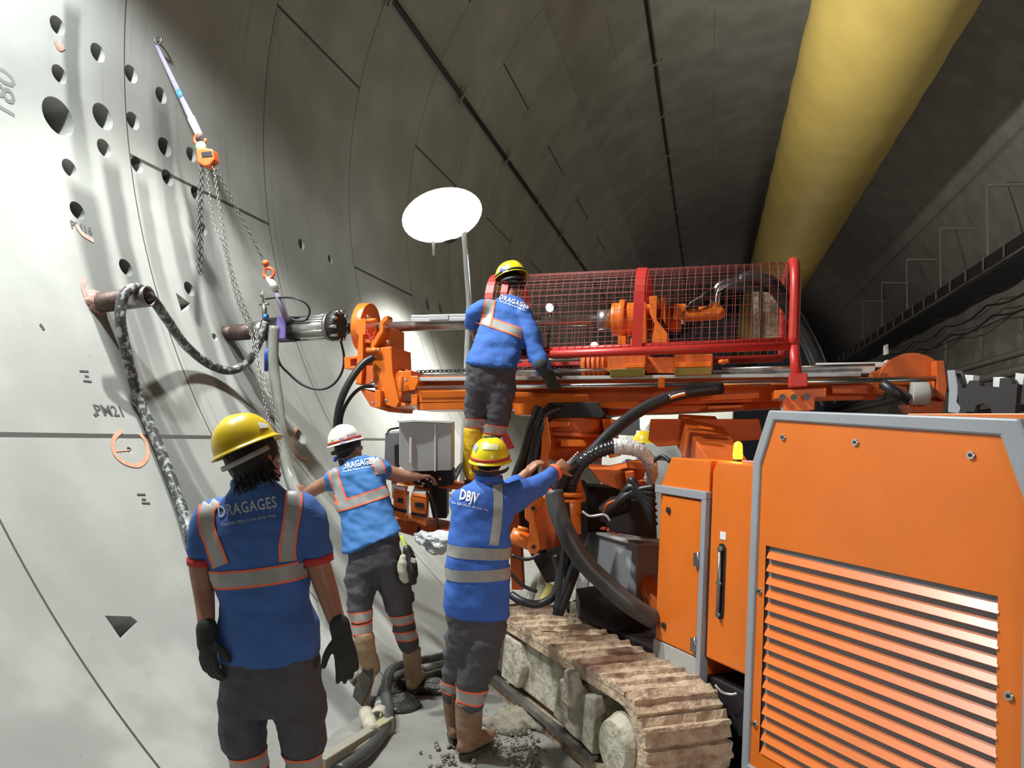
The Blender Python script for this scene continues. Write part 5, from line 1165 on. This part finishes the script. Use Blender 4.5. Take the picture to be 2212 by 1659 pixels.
# ---- the man up on the step plate
def man_up():
    p = thing('person', at(1040, 1042, 5.45), 'man in yellow boots up on the machine, bending over the orange mast', 'person')
    sh = blue('blue_work_jacket', (.04, .13, .45))
    hu = CU * .95 + CF * .25 - CR * .1; hf = CF * .72 - CR * .62 - CU * .35; hc = at(1106, 616, 5.68)
    mb = MB(); f, u, r = head_into(mb, hc, hf, hu, 1.0); cap_tube(mb, [(1098, 660, 5.58, .062), (1102, 640, 5.62, .058), (1104, 625, 5.66, .055)])
    cap_tube(mb, [(1018, 690, 5.55, .045), (1022, 708, 5.6, .034), (1023, 716, 5.62, .032)]); hand(mb, at(1023, 714, 5.62), -CU + CR * .2, CR, CF, .6)
    mb.remesh(.007, 3); kid(p, mb, 'body', SKIN); face_bits(p, hc, f, u, r); hair_on(p, hc, f, u, r, 1.02, 0, 11)
    o, hb = helmet(p, at(1103, 600, 5.68), .106, hf, hu, mat('lemon_helmet', (.80, .62, .02), .3, var=.04), band=BLACK)
    decal(o, hb, [(1080, 577), (1098, 576), (1097, 587), (1076, 590)], PAPER); decal(o, hb, [(1081, 580), (1088, 579), (1087, 587), (1078, 588)], mat('blue_print', (.08, .12, .5), .5))
    mb = MB(); mb.tube([hc + r * -.085 + f * .0, hc + r * -.09 - u * .06 + f * .03, hc + f * .08 - u * .12], .006, 6, 4); mb.ball(hc - r * .088 - u * .02, r * .014, f * .026, u * .030, 10, 8); kid(p, mb, 'ear_defender', BLACK)
    def shirt(mb):
        mb.loft([tring(1082, 634, 1126, 645, 5.6, .85), tring(1072, 645, 1134, 655, 5.59, .75), tring(1044, 656, 1144, 676, 5.54, .58), tring(1036, 700, 1140, 715, 5.47, .6), tring(1022, 742, 1128, 752, 5.4, .62), tring(1006, 782, 1118, 795, 5.33, .64), tring(1008, 788, 1115, 800, 5.33, .6)], 24, True, .9)
        cap_tube(mb, [(1058, 668, 5.52, .078), (1036, 672, 5.5, .074), (1020, 684, 5.52, .062), (1020, 700, 5.57, .05)])
        cap_tube(mb, [(1128, 684, 5.5, .082), (1146, 725, 5.43, .072), (1160, 765, 5.38, .062), (1174, 795, 5.34, .052)])
    so, bv = garment(p, shirt, 'work_jacket', sh, .011, .013, 7)
    strip(so, bv, [(1061, 638), (1056, 665), (1050, 702)], 17, 4); 
    ringband(so, bv, (1038, 690), (1136, 726), 5.46, .052, .010, dr=.75, reach=1.25)
    lettering(so, bv, 'DRAGAGES', (1078, 646), (1140, 668), 10, LETTERW, 1.1, .03); lettering(so, bv, SLOGAN, (1078, 652), (1136, 673), 3.5, LETTERW, 1.0, .01)
    def tr(mb):
        mb.loft([tring(1008, 775, 1116, 786, 5.35, .6), tring(1006, 815, 1114, 822, 5.35, .62), tring(1005, 845, 1112, 850, 5.36, .58)], 22, True, .9)
        cap_tube(mb, [(1034, 830, 5.37, .098), (1028, 865, 5.4, .082), (1026, 895, 5.42, .072), (1024, 915, 5.43, .066)])
        cap_tube(mb, [(1080, 835, 5.35, .108), (1078, 875, 5.36, .098), (1076, 905, 5.38, .086), (1068, 930, 5.40, .070)])
    to, tb = garment(p, tr, 'work_trousers', TROU, .011, .015, 10)
    ringband(to, tb, (1004, 913), (1044, 914), 5.43, .05, .008, reach=1.7, dr=1); ringband(to, tb, (1042, 924), (1092, 930), 5.40, .05, .008, reach=1.7, dr=1)
    for (x, y, x2, dd) in ((1023, 925, 1018, 5.44), (1060, 938, 1056, 5.42)):
        t = at(x, y, dd); a = at(x2, 1010, dd); a.z = SP.z - .015 + .105; boot(p, t, a, _Fh, .074, YELB)
    mb = MB(); w_ = at(1177, 802, 5.33); dv = at(1198, 838, 5.34) - w_; mb.tube([w_ - dv.normalized() * .05, w_ + dv.normalized() * .02], [.050, .040], 14, 1, True); hand(mb, w_, dv, CF, CU * .3 + CR, .55, 1.05, 1.25); mb.remesh(.0065, 2); kid(p, mb, 'work_glove', GLOVE)
    return p
man_up()

# ---- a man far behind the boom, only his helmet and shoulders in the gap
def man_far():
    b = V((at(1391, 955, 8.6).x, at(1391, 955, 8.6).y, 0)); H_ = at(1391, 950, 8.6).z - .02
    p = thing('person', b, 'distant man with a yellow helmet behind the boom, half hidden by the hose arch', 'person'); k = H_ / 1.66
    def q(x, y, z): return b + _R0 * x * k + _Fh * y * k + V((0, 0, z * k))
    hc = q(0, 0, 1.62); mb = MB(); f, u, r = head_into(mb, hc, _Fh * -.3 + _R0 * .9, _Z, 1.0); mb.tube([q(0, 0, 1.40), q(0, 0, 1.58)], .055, 14)
    for s in (-1, 1): mb.tube([q(.2 * s, 0, 1.38), q(.25 * s, .02, 1.12), q(.26 * s, .1, .88)], [.05, .043, .032], 12, 4, True); hand(mb, q(.26 * s, .1, .88), V((0, .2, -1)), _R0 * -s, _Fh, .4)
    mb.remesh(.009, 3); kid(p, mb, 'body', SKIN); face_bits(p, hc, f, u, r); hair_on(p, hc, f, u, r, 1.0, 0, 2); helmet(p, hc + _Z * .035, .106, f, _Z, YEL)
    def shirt(mb):
        mb.loft([(q(0, 0, z), _R0 * a, _Fh * c) for z, a, c in ((1.48, .07, .07), (1.42, .17, .10), (1.30, .20, .13), (1.05, .18, .12), (.80, .19, .12))], 20, True, .9)
        for s in (-1, 1): mb.tube([q(.16 * s, 0, 1.40), q(.22 * s, 0, 1.32), q(.25 * s, .02, 1.12)], [.07, .068, .06], 12, 3, True)
    garment(p, shirt, 'work_shirt', sh_far, .014, .006)
    def tr(mb):
        mb.loft([(q(0, 0, z), _R0 * a, _Fh * .11) for z, a in ((.92, .17), (.80, .18), (.72, .18))], 18)
        for s in (-1, 1): mb.tube([q(.09 * s, 0, .78), q(.10 * s, 0, .5), q(.11 * s, 0, .12)], [.095, .08, .07], 12, 3, True)
    garment(p, tr, 'work_trousers', TROU, .014, .006)
    for s in (-1, 1): boot(p, q(.11 * s, 0, .25), q(.11 * s, 0, .10 / k), _Fh, .06, TAN)
sh_far = blue('far_work_shirt', (.04, .13, .4))
man_far()
# ------------------------------------------------------------------ pipes cast into the lining, valve gear, hoses
def top(o, label, cat, group=None): return tag(o, label, cat, group)
Y1P = wall_hit(210, 655).y
p0, p1 = wall_hit(205, 656), yp(322, 640, Y1P)
ax = (p1 - p0).normalized()
cs1 = thing('casing_pipe', p0, 'nearest rusty steel casing pipe sticking out of the lining with a bare cut end', 'pipe', 'casing pipes drilled into the lining')
def ring_tube(mb, a, b, r, ri, n=28):
    A = (b - a).normalized(); X = A.orthogonal().normalized(); Y = A.cross(X); R = []
    for c, q in ((a, r), (b, r), (b, ri), (a, ri)): R.append([mb.bm.verts.new(c + X * q * math.cos(2 * math.pi * k / n) + Y * q * math.sin(2 * math.pi * k / n)) for k in range(n)])
    for i in range(4):
        for k in range(n): mb._f([R[i][k], R[i][(k + 1) % n], R[(i + 1) % 4][(k + 1) % n], R[(i + 1) % 4][k]], True)
    for f in mb.bm.faces: f.smooth = True
    return mb
mb = MB(); ring_tube(mb, p0 - ax * .2, p1 - ax * .17, .068, .058); kid(cs1, mb, 'pipe_body', CASING)
mb = MB(); ring_tube(mb, p1 - ax * .175, p1, .070, .060); kid(cs1, mb, 'bare_end', STEELD)
mb = MB(); mb.tube([p1 - ax * .05, p1 - ax * .06], .06, 20); kid(cs1, mb, 'pipe_plug', PLUG)
mb = MB(); mb.tube([p0 - ax * .03, p0 + ax * .05], [.095, .072], 18); mb.remesh(.012, 1, .012, 25); kid(cs1, mb, 'grout_collar', mat('reddish_grout', (.40, .22, .19), .8, var=.3, scale=20, bump=.5))
Y2P = YM
q0 = wall_hit(488, 720); q1 = yp(570, 714, Y2P); ax2 = (q1 - q0).normalized()
vg = thing('preventer_valve', q0, 'second casing pipe fitted with a valve and long silver tie-rod cylinder', 'valve', None)
mb = MB(); mb.tube([q0 - ax2 * .15, q0 + ax2 * .10], .062, 24); mb.tube([q0 + ax2 * .08, q0 + ax2 * .30], .070, 24); kid(vg, mb, 'casing_pipe', CASING)
mb = MB(); a = yp(553, 715, Y2P); b = yp(575, 713, Y2P); mb.tube([a, b], .082, 26); 
for k in range(8): t = k * math.pi / 4; c = a + V((0, .07 * math.cos(t), .07 * math.sin(t))); mb.ball(c - ax2 * .005, ax2 * .014, V((0, .014, 0)), V((0, 0, .014)), 8, 6)
kid(vg, mb, 'flange', STEELD)
mb = MB(); mb.tube([yp(575, 713, Y2P), yp(600, 711, Y2P), yp(606, 711, Y2P), yp(640, 711, Y2P)], [.10, .10, .115, .105], 26); kid(vg, mb, 'rubber_sleeve', BLACK)
PURP = mat('violet_clamp_paint', (.16, .12, .34), .5)
mb = MB(); a, b = yp(612, 712, Y2P), yp(633, 711, Y2P); mb.box((a + b) / 2 + V((0, -.02, 0)), (b - a).length, .20, .20); kid(vg, mb, 'violet_block', PURP, .012)
mb = MB(); a, b = yp(632, 711, Y2P), yp(728, 704, Y2P); mb.tube([a, b], .082, 30); kid(vg, mb, 'cylinder_barrel', mat('brushed_barrel', (.55, .54, .50), .38, .8, var=.08))
for k in range(6):
    t = k * math.pi / 3 + .5; o = V((0, .100 * math.cos(t), .100 * math.sin(t))); mb = MB(); mb.tube([a + o, b + o + ax2 * .03], .009, 10); kid(vg, mb, 'tie_rod', STEEL)
mb = MB(); a, b = yp(718, 705, Y2P), yp(736, 704, Y2P); mb.tube([a, b], .125, 30); kid(vg, mb, 'end_flange', DARK)
mb = MB(); a, b = yp(709, 705.5, Y2P), yp(716, 705, Y2P); mb.tube([a, b], .118, 30); kid(vg, mb, 'steel_ring', STEELD)
for k in range(10):
    t = k * math.pi / 5 + .2; c = yp(727, 704, Y2P) + V((0, .118 * math.cos(t), .118 * math.sin(t))); mb = MB(); mb.tube([c - ax2 * .012, c + ax2 * .055], .014, 8); kid(vg, mb, 'flange_bolt', STEEL)
mb = MB(); v0 = yp(572, 702, Y2P - .1); mb.tube([v0, yp(571, 668, Y2P - .1), yp(569, 655, Y2P - .1)], [.018, .022, .012], 12); mb.tube([yp(560, 658, Y2P - .1), yp(581, 657, Y2P - .1)], .008, 8); mb.tube([yp(569, 655, Y2P - .1), yp(567, 625, Y2P - .1)], [.010, .004], 8); mb.ball(yp(565, 637, Y2P - .1), V((.014, 0, 0)), V((0, .014, 0)), V((0, 0, .022)), 10, 8); kid(vg, mb, 'ball_valve', STEELD)
mb = MB(); mb.tube([yp(571, 684, Y2P - .12), yp(578, 684, Y2P - .12)], .022, 10); kid(vg, mb, 'blue_tape', mat('blue_tape', (.05, .2, .6), .5))
mb = MB(); mb.tube([yp(577, 752, Y2P - .14), yp(575, 766, Y2P - .14), yp(575, 802, Y2P - .14)], [.010, .016, .016], 10, 1); kid(vg, mb, 'valve_handle', BLUEM)
mb = MB(); mb.tube([yp(576, 718, Y2P - .14), yp(577, 752, Y2P - .14)], .008, 8); kid(vg, mb, 'handle_stem', STEEL)
HT = lambda pts: [at(*q) for q in pts]
dP = depth(yp(620, 711, Y2P))
def free_hose(pts, r, m, name, lab, cat='hose', group=None, n=12, sub_=7):
    return top(MB().tube(HT(pts), r, n, sub_).build(name, m), lab, cat, group)
MUDH = mat('slurry_caked_hose', (.16, .165, .16), .7, scale=14, col2=(.34, .35, .33), thr=.55, soft=.06, bump=.5, bscale=30)
LAY = mat('wet_grey_hose', (.055, .058, .058), .4, scale=24, col2=(.36, .37, .36), thr=.54, soft=.04)
def ond(px, py, off): return depth(wall_hit(px, py, off))
e = depth(p1)
low = [(px, py, ond(px, py, .05)) for px, py in ((412, 1165), (395, 1105), (372, 1040), (345, 970), (318, 905))]
free_hose(low + [(300, 860, e - .06), (282, 800, e - .12), (268, 740, e - .16), (260, 690, e - .18), (262, 655, e - .16), (272, 632, e - .13), (292, 622, e - .05), (312, 630, e + .02), (334, 652, e + .10), (362, 692, e + .3), (400, 745, e + .6), (450, 786, e + .9), (497, 801, e + 1.1), (535, 782, dP - .14), (557, 745, dP - .14), (570, 712, dP - .14), (576, 695, dP - .14)], .034, LAY, 'slurry_hose', 'slurry caked hose looped over the nearest casing pipe and sagging to the valve', 'hose')
wl_ = lambda px, py, o=.06: (px, py, ond(px, py, o))
free_hose([(592, 704, dP - .12), (590, 760, dP - .12), (593, 810, dP - .11), (600, 860, dP - .12), (607, 920, dP - .14), (617, 985, dP - .16), (630, 1035, dP - .25), (652, 1085, dP - .45), (676, 1150, dP - .6), (690, 1230, dP - .75), (700, 1330, 5.35), (730, 1420, 5.05), (770, 1470, 4.95)], .044, mat('clear_braided_hose', (.28, .28, .25), .18, var=.25, scale=3), 'drain_hose', 'fat clear drain hose hanging straight down from the valve', 'hose', None, 16)
free_hose([(735, 732, dP - .02), (743, 770, dP - .05), (738, 805, dP - .06), (718, 832, dP - .06), (690, 841, dP - .06), (655, 832, dP - .06), (625, 808, dP - .06), (603, 782, dP - .1), (596, 740, dP - .12)], .010, BLACK, 'pressure_hose', 'thin black pressure hose looping below the silver cylinder', 'hose', 'thin loops of pressure hose')
free_hose([(573, 646, dP - .1), (600, 643, dP - .15), (635, 644, dP - .2), (660, 655, dP - .2), (669, 672, dP - .18), (662, 690, dP - .15), (645, 694, dP - .12), (628, 688, dP - .1)], .008, BLACK, 'pressure_hose', 'thin black pressure hose looping above the silver cylinder', 'hose', 'thin loops of pressure hose')
# chain hoist hung from a sling, carrying the valve
W_A = wall_hit(333, 88, .0); h0 = at(432, 296, 6.35); hb_ = at(441, 336, 6.3)
SLING = mat('violet_webbing', (.34, .29, .42), .7, var=.1)
mb = MB(); L_ = [W_A.lerp(h0, k / 8) for k in range(9)]; mb.tube(L_, [.016, .018, .02, .022, .024, .024, .028, .030, .026], 8, 1, flat=.35); sl = mb.build('lifting_sling', SLING); top(sl, 'pale violet webbing sling from the upper lining down to the orange chain hoist', 'sling')
mb = MB(); mb.tube([W_A.lerp(h0, .52), W_A.lerp(h0, .60)], .027, 8, 1, flat=.4); kid(sl, mb, 'blue_tag', mat('pale_blue_tag', (.10, .28, .42), .6))
mb = MB(); mb.tube([W_A.lerp(h0, .80), W_A.lerp(h0, .99)], .033, 8, 1, flat=.4); kid(sl, mb, 'white_sleeve', PAPER)
mb = MB(); mb.torus(W_A + V((.04, 0, 0)), V((0, 1, 0)), .035, .010, 14, 6); kid(sl, mb, 'anchor_eye', STEELD)
ORH = mat('hoist_orange', (.75, .13, .03), .45)
hs = thing('chain_hoist', hb_, 'orange hand chain hoist hanging on the sling against the lining', 'hoist')
mb = MB(); mb.torus(h0 - CU * .02, CF, .045, .012, 16, 8, .6, 5.6); kid(hs, mb, 'top_hook', ORH)
mb = MB(); mb.ball(at(434, 318, 6.3), CR * .045, CF * .03, CU * .05, 12, 8); kid(hs, mb, 'green_tag', mat('green_tag', (.25, .38, .25), .7))
mb = MB()
outl = [(422, 322), (440, 318), (460, 322), (463, 345), (452, 358), (440, 360), (424, 350)]; mb.prism([at(*q, 6.25) for q in outl], CF * .12); kid(hs, mb, 'hoist_body', ORH, .015)
mb = MB(); mb.prism([at(*q, 6.245) for q in [(434, 328), (456, 326), (459, 338), (436, 340)]], CF * .02); kid(hs, mb, 'gear_cover', DARK, .004)
CH = mat('galvanised_chain', (.36, .36, .34), .35, .8, var=.2, scale=20); CHD = mat('dull_chain', (.13, .13, .12), .45, .6)
hk = at(574, 572, 6.3)
mb = MB(); mb.chain([at(466, 360, 6.3), at(520, 468, 6.3), hk], .032, .0038, 4); kid(hs, mb, 'load_chain', CHD)
mb = MB(); mb.chain([at(433, 362, 6.27), at(431, 460, 6.22), at(428, 572, 6.18), at(432, 590, 6.18), at(435, 560, 6.2), at(436, 450, 6.24), at(438, 362, 6.28)], .032, .0045, 5); mb.chain([at(430, 400, 6.25), at(428, 500, 6.2), at(430, 560, 6.18)], .032, .0045, 4); kid(hs, mb, 'slack_chain', CHD)
mb = MB(); mb.chain([at(462, 362, 6.28), at(478, 470, 6.22), at(497, 570, 6.2), at(530, 670, 6.25), at(552, 715, 6.3), at(560, 800, 6.0), at(575, 880, 5.9), at(596, 960, 5.8), at(603, 985, 5.8), at(600, 930, 5.85), at(585, 860, 5.92), at(560, 790, 6.05), at(540, 715, 6.3), at(510, 640, 6.25), at(486, 540, 6.22), at(460, 470, 6.25), at(447, 362, 6.28)], .028, .0028, 6); kid(hs, mb, 'hand_chain', CH)
mb = MB(); mb.torus(hk + at(580, 590, 6.3) - at(574, 572, 6.3), CF, .042, .013, 18, 8, -2.2, 2.9, CR); mb.tube([hk - CU * .005, hk + CU * .035], .026, 10); mb.tube([hk - CU * .01, at(571, 592, 6.3), at(578, 600, 6.3)], .010, 8, 3); kid(hs, mb, 'bottom_hook', ORH)
s0, s1 = at(581, 598, 6.3), at(600, 640, 6.32); mb = MB(); mb.tube([s0, s1, at(618, 690, 6.33)], .022, 8, 1, flat=.4); sl2 = top(mb.build('lifting_sling', SLING), 'short webbing sling between the lower orange hook and the valve', 'sling')
mb = MB(); mb.tube([s0, at(597, 628, 6.315)], .030, 8, 1, flat=.45); kid(sl2, mb, 'white_sleeve', PAPER)

# ------------------------------------------------------------------ bright lamp on a pole beyond the mast
LC = at(955, 465, 10.0)
WBASE = V((-3.2, 10.0, 1.1))
pl_ = thing('pole_floodlight_lamp', WBASE, 'dazzling white floodlight, its glare built as a glowing ball, on a tall pole beyond the mast', 'floodlight')
GLARE = mat('floodlight_glare', (1, 1, 1), .3, emit=(.96, 1.0, .97), estr=1.15)
fw = (CAM - LC).normalized(); fw = (fw + V((0, 0, -.25))).normalized(); sdv = CR
X = (CR * .97 + CU * .25).normalized(); Y = fw.cross(X).normalized()
mb = MB(); mb.ball(LC, X * .53, Y * .34, fw * .30, 32, 18); kid(pl_, mb, 'lamp_glare', GLARE)  # oversized glowing ball: glare of the small lamp built as geometry
mb = MB(); mb.tube([LC - Y * .36, LC - Y * .30], [.10, .14], 16); kid(pl_, mb, 'lamp_collar', DARK)
WB = at(1013, 655, 9.9); WB = V((WB.x + .05, WB.y, ZC - math.sqrt(RT * RT - (XC - WB.x - .05) ** 2)))
mb = MB(); pt_ = at(1002, 500, 10.0); mb.tube([pt_, at(1013, 655, 9.9), WB + V((0, 0, .02))], .035, 12); kid(pl_, mb, 'pole', GREYL)
mb = MB(); mb.tube([at(936, 520, 10), at(937, 551, 10)], .02, 8); kid(pl_, mb, 'cable_tail', GREYL)
mb = MB(); bs = WB + V((0, 0, .03))
for k in range(3): t = k * 2.1 + .3; mb.bar(bs + V((0, 0, .45)), bs + V((.3 * math.cos(t), .3 * math.sin(t), -.28 * math.cos(t) + .03)), .03, .03)
kid(pl_, mb, 'tripod_base', DARK)

# ------------------------------------------------------------------ on the floor and hanging from belts
def fh(px, py, h): p = floor_hit(px, py, h); return p
def floor_hose(pts, r, m, lab):
    return top(MB().tube([fh(x, y, r * .9 + dz) for x, y, dz in pts], r, 12, 7).build('floor_hose', m), lab, 'hose', 'hoses lying on the floor')
floor_hose([(985, 1412, 0), (940, 1422, 0), (890, 1432, 0), (846, 1448, .02), (833, 1490, .02), (838, 1535, .04), (828, 1580, 0), (790, 1625, 0), (730, 1668, 0)], .035, HOSEG, 'dark grey hose curving between the two standing workers towards the front')
floor_hose([(985, 1428, 0), (935, 1440, 0), (880, 1452, 0), (838, 1472, 0), (822, 1510, 0), (818, 1545, 0)], .03, MUDH, 'muddy hose lying beside the dark grey hose behind the raised boot')
floor_hose([(985, 1445, 0), (940, 1458, 0), (900, 1470, 0), (865, 1480, 0)], .035, BLACK, 'short black hose nearest the toe of the reaching worker')
floor_hose([(830, 1538, 0), (826, 1575, 0), (795, 1605, 0), (745, 1632, 0), (700, 1655, 0)], .028, mat('yellowed_hose', (.42, .38, .16), .6, scale=9, col2=(.25, .24, .18)), 'yellow stained hose running along the timber plank')
mb = MB(); a, b = fh(692, 1660, .03), fh(842, 1565, .03); mb.bar(a, b, .10, .06, V((0, 0, 1))); o = mb.build('timber_plank', mat('slurry_plank', (.30, .28, .22), .75, scale=5, col2=(.40, .37, .18), thr=.62, soft=.06, bump=.5), None, .006); top(o, 'slurry covered timber plank on the floor under the hoses', 'plank')
mb = MB(); a = fh(800, 1575, .05); mb.tube([fh(790, 1540, .06), fh(808, 1588, .045)], .042, 16); top(mb.build('pipe_offcut', MUDDY), 'grey muddy pipe offcut below the raised boot sole', 'pipe')
mb = MB(); c = fh(818, 1548, .06); ring_tube(mb, c + CF * .05, c - CF * .03, .05, .038, 20); top(mb.build('pipe_sleeve', MUDDY), 'open muddy pipe sleeve facing the camera beside the pipe offcut', 'pipe')
MUDW = mat('wet_dark_sludge', (.04, .04, .037), .18, var=.3, scale=10, bump=.8, bscale=18)
for k, (px, py, sx, sy, lab) in enumerate(((930, 1485, .26, .12, 'wet dark sludge heap between the workers by the hoses'), (862, 1520, .14, .16, 'wet dark sludge beside the dark grey hose'))):
    c = fh(px, py, 0.0); mb = MB(); mb.ball(c, V((sx, 0, 0)), V((0, sy, 0)), V((0, 0, .035)), 24, 10)
    for v in mb.bm.verts: v.co += V((1, 1, .6)) * (.035 * noise.noise(v.co * 11)) 
    o = mb.build('sludge', MUDW); tag(o, lab, 'sludge', None, 'stuff')
rnd = random.Random(4); mb = MB()
for k in range(260):
    px, py = rnd.choice(((1120, 1610), (1100, 1545), (1140, 1640), (700, 1490), (960, 1640), (1060, 1590))); c = fh(px + rnd.gauss(0, 26), py + rnd.gauss(0, 18), 0); s = rnd.uniform(.004, .016)
    mb.ball(c + V((0, 0, s * .4)), V((s, 0, .2 * s)), V((0, s * 1.2, 0)), V((0, 0, s * .8)), 6, 4)
tag(mb.build('rubble', mat('floor_crumbs', (.20, .18, .14), .85, var=.3, scale=20)), 'scattered crumbs of mud and grout across the floor by the crawler track', 'rubble', None, 'stuff')
mb = MB(); c = fh(1140, 1560, 0)
for k in range(7): t = c + V((rnd.uniform(-.2, .2), rnd.uniform(-.14, .14), 0)); mb.ball(t, V((.12, 0, 0)), V((0, .10, 0)), V((0, 0, .05)), 12, 8)
mb.remesh(.014, 2, .02, 12); tag(mb.build('mud_pile', mat('floor_mud', (.27, .24, .18), .85, scale=9, bump=.8, bscale=25, col2=(.16, .14, .11))), 'low pile of dried mud against the crawler track frame', 'mud', None, 'stuff')
# glove pouch on the belt of the man in the white helmet
pc = at(878, 1215, 4.86); pz = thing('belt_pouch', at(880, 1258, 4.86), 'black and cream glove pouch hanging from the belt of the man in the white helmet', 'pouch')
mb = MB(); cap_tube(mb, [(868, 1160, 4.88, .012), (876, 1182, 4.86, .014), (880, 1200, 4.86, .016)]); kid(pz, mb, 'yellow_lanyard', mat('lime_webbing', (.62, .75, .08), .6))
mb = MB(); cap_tube(mb, [(880, 1186, 4.86, .028), (884, 1205, 4.85, .040), (888, 1235, 4.84, .046), (890, 1252, 4.84, .036)]); mb.remesh(.008, 2, .006, 18); kid(pz, mb, 'black_glove', BLACK)
mb = MB(); cap_tube(mb, [(872, 1205, 4.83, .026), (870, 1228, 4.82, .036), (876, 1250, 4.82, .032)]); mb.remesh(.008, 2, .006, 18); kid(pz, mb, 'cream_glove', mat('cream_glove', (.50, .46, .36), .8))
mb = MB(); mb.prism([at(888, 1205, 4.79), at(898, 1208, 4.79), at(897, 1217, 4.79), at(887, 1214, 4.79)], CF * .01); kid(pz, mb, 'white_patch', PAPER)
# film wrapped bundle near the console
mb = MB(); cap_tube(mb, [(905, 1158, 5.2, .035), (925, 1165, 5.15, .06), (948, 1172, 5.12, .075), (968, 1168, 5.1, .06)]); cap_tube(mb, [(930, 1170, 5.12, .06), (940, 1188, 5.1, .04)]); mb.remesh(.010, 1, .022, 16); bd = mb.build('wrapped_cable_bundle', FOIL); top(bd, 'shiny film wrapped cable bundle hanging under the console', 'cable bundle')
mb = MB(); mb.tube(HT([(905, 1158, 5.2), (902, 1150, 5.3), (905, 1140, 5.35)]), .012, 8, 3); kid(bd, mb, 'cable', BLACK)
# foil wrapped canisters and pale timbers behind the front frame
for k, (x, y, dd, lab) in enumerate(((1258, 1262, 5.5, 'left of two foil wrapped bottles behind the thick grey hose'), (1283, 1268, 5.5, 'right of two foil wrapped bottles behind the thick grey hose'))):
    c = at(x, y, dd); mb = MB(); mb.tube([c - _Z * .12, c - _Z * .02, c + _Z * .05, c + _Z * .08, c + _Z * .12], [.045, .046, .04, .02, .018], 14); bt = top(mb.build('bottle', FOIL), lab, 'bottle', 'foil wrapped bottles')
    mb = MB(); mb.tube([c + _Z * .12, c + _Z * .14], .022, 12); kid(bt, mb, 'cap', YEL)
    mb = MB(); mb.box(V((c.x, c.y, (c.z - .125) / 2)), .14, .14, max(c.z - .125, .05)); o = mb.build('concrete_block', MUDDY, None, .01); top(o, ('left', 'right')[k] + ' small mud crusted block under a foil wrapped bottle', 'block', 'blocks under the bottles')
PALE = mat('pale_plastic_pipe', (.55, .54, .46), .4)
for k, (a, b, lab) in enumerate((((1150, 1285, 5.9), (1180, 1195, 6.1), 'upright pale plastic pipe leaning behind the hose loop'), ((1100, 1265, 5.9), (1165, 1240, 6.1), 'pale plastic pipe lying low behind the hose loop'), ((1120, 1290, 5.8), (1190, 1262, 6.0), 'yellowish plastic pipe crossing behind the hose loop'))):
    A, Bq = at(*a), at(*b); mb = MB(); mb.tube([V((A.x, A.y, .04)), Bq], .035, 12); top(mb.build('plastic_pipe', PALE if k < 2 else mat('pale_yellow_pipe', (.55, .48, .16), .5)), lab, 'pipe', 'plastic pipes behind the hose loop')
# pale cabin and tank seen through the gap over the cabinet
c = at(1440, 935, 11.5); tk = thing('site_cabin', V((c.x, c.y, 0)), 'white site cabin beyond the boom seen through the gap', 'cabin')
mb = MB(); mb.box(V((c.x, c.y + .8, 1.25)), 1.9, 1.6, 2.4); kid(tk, mb, 'wall_panel', mat('cabin_white', (.42, .42, .39), .6), .02)
mb = MB(); mb.box(V((c.x, c.y + .8, 2.48)), 2.1, 1.8, .06); kid(tk, mb, 'roof', GREYL)
mb = MB(); mb.tube([at(1395, 930, 11.3), at(1395, 905, 11.3)], .09, 14); mb.tube([at(1375, 935, 11.2), at(1410, 936, 11.2)], .03, 8); kid(tk, mb, 'down_pipe', WHITEP)
for k in range(2):
    mb = MB(); mb.box(at(1450, 912 + 0 * k, 11.2) + V((-.5 + k * .9, 0, -.1)), .5, .05, .25); kid(tk, mb, 'cabin_window', BLACK)
mb = MB(); cc = at(1435, 975, 7.5); mb.box(cc, .36, .3, .14); mb.box(V((cc.x, cc.y, (cc.z - .07) / 2)), .30, .26, cc.z - .07); top(mb.build('grey_crate', GREYL, None, .01), 'pale grey crate standing behind the orange cabinet top', 'crate')
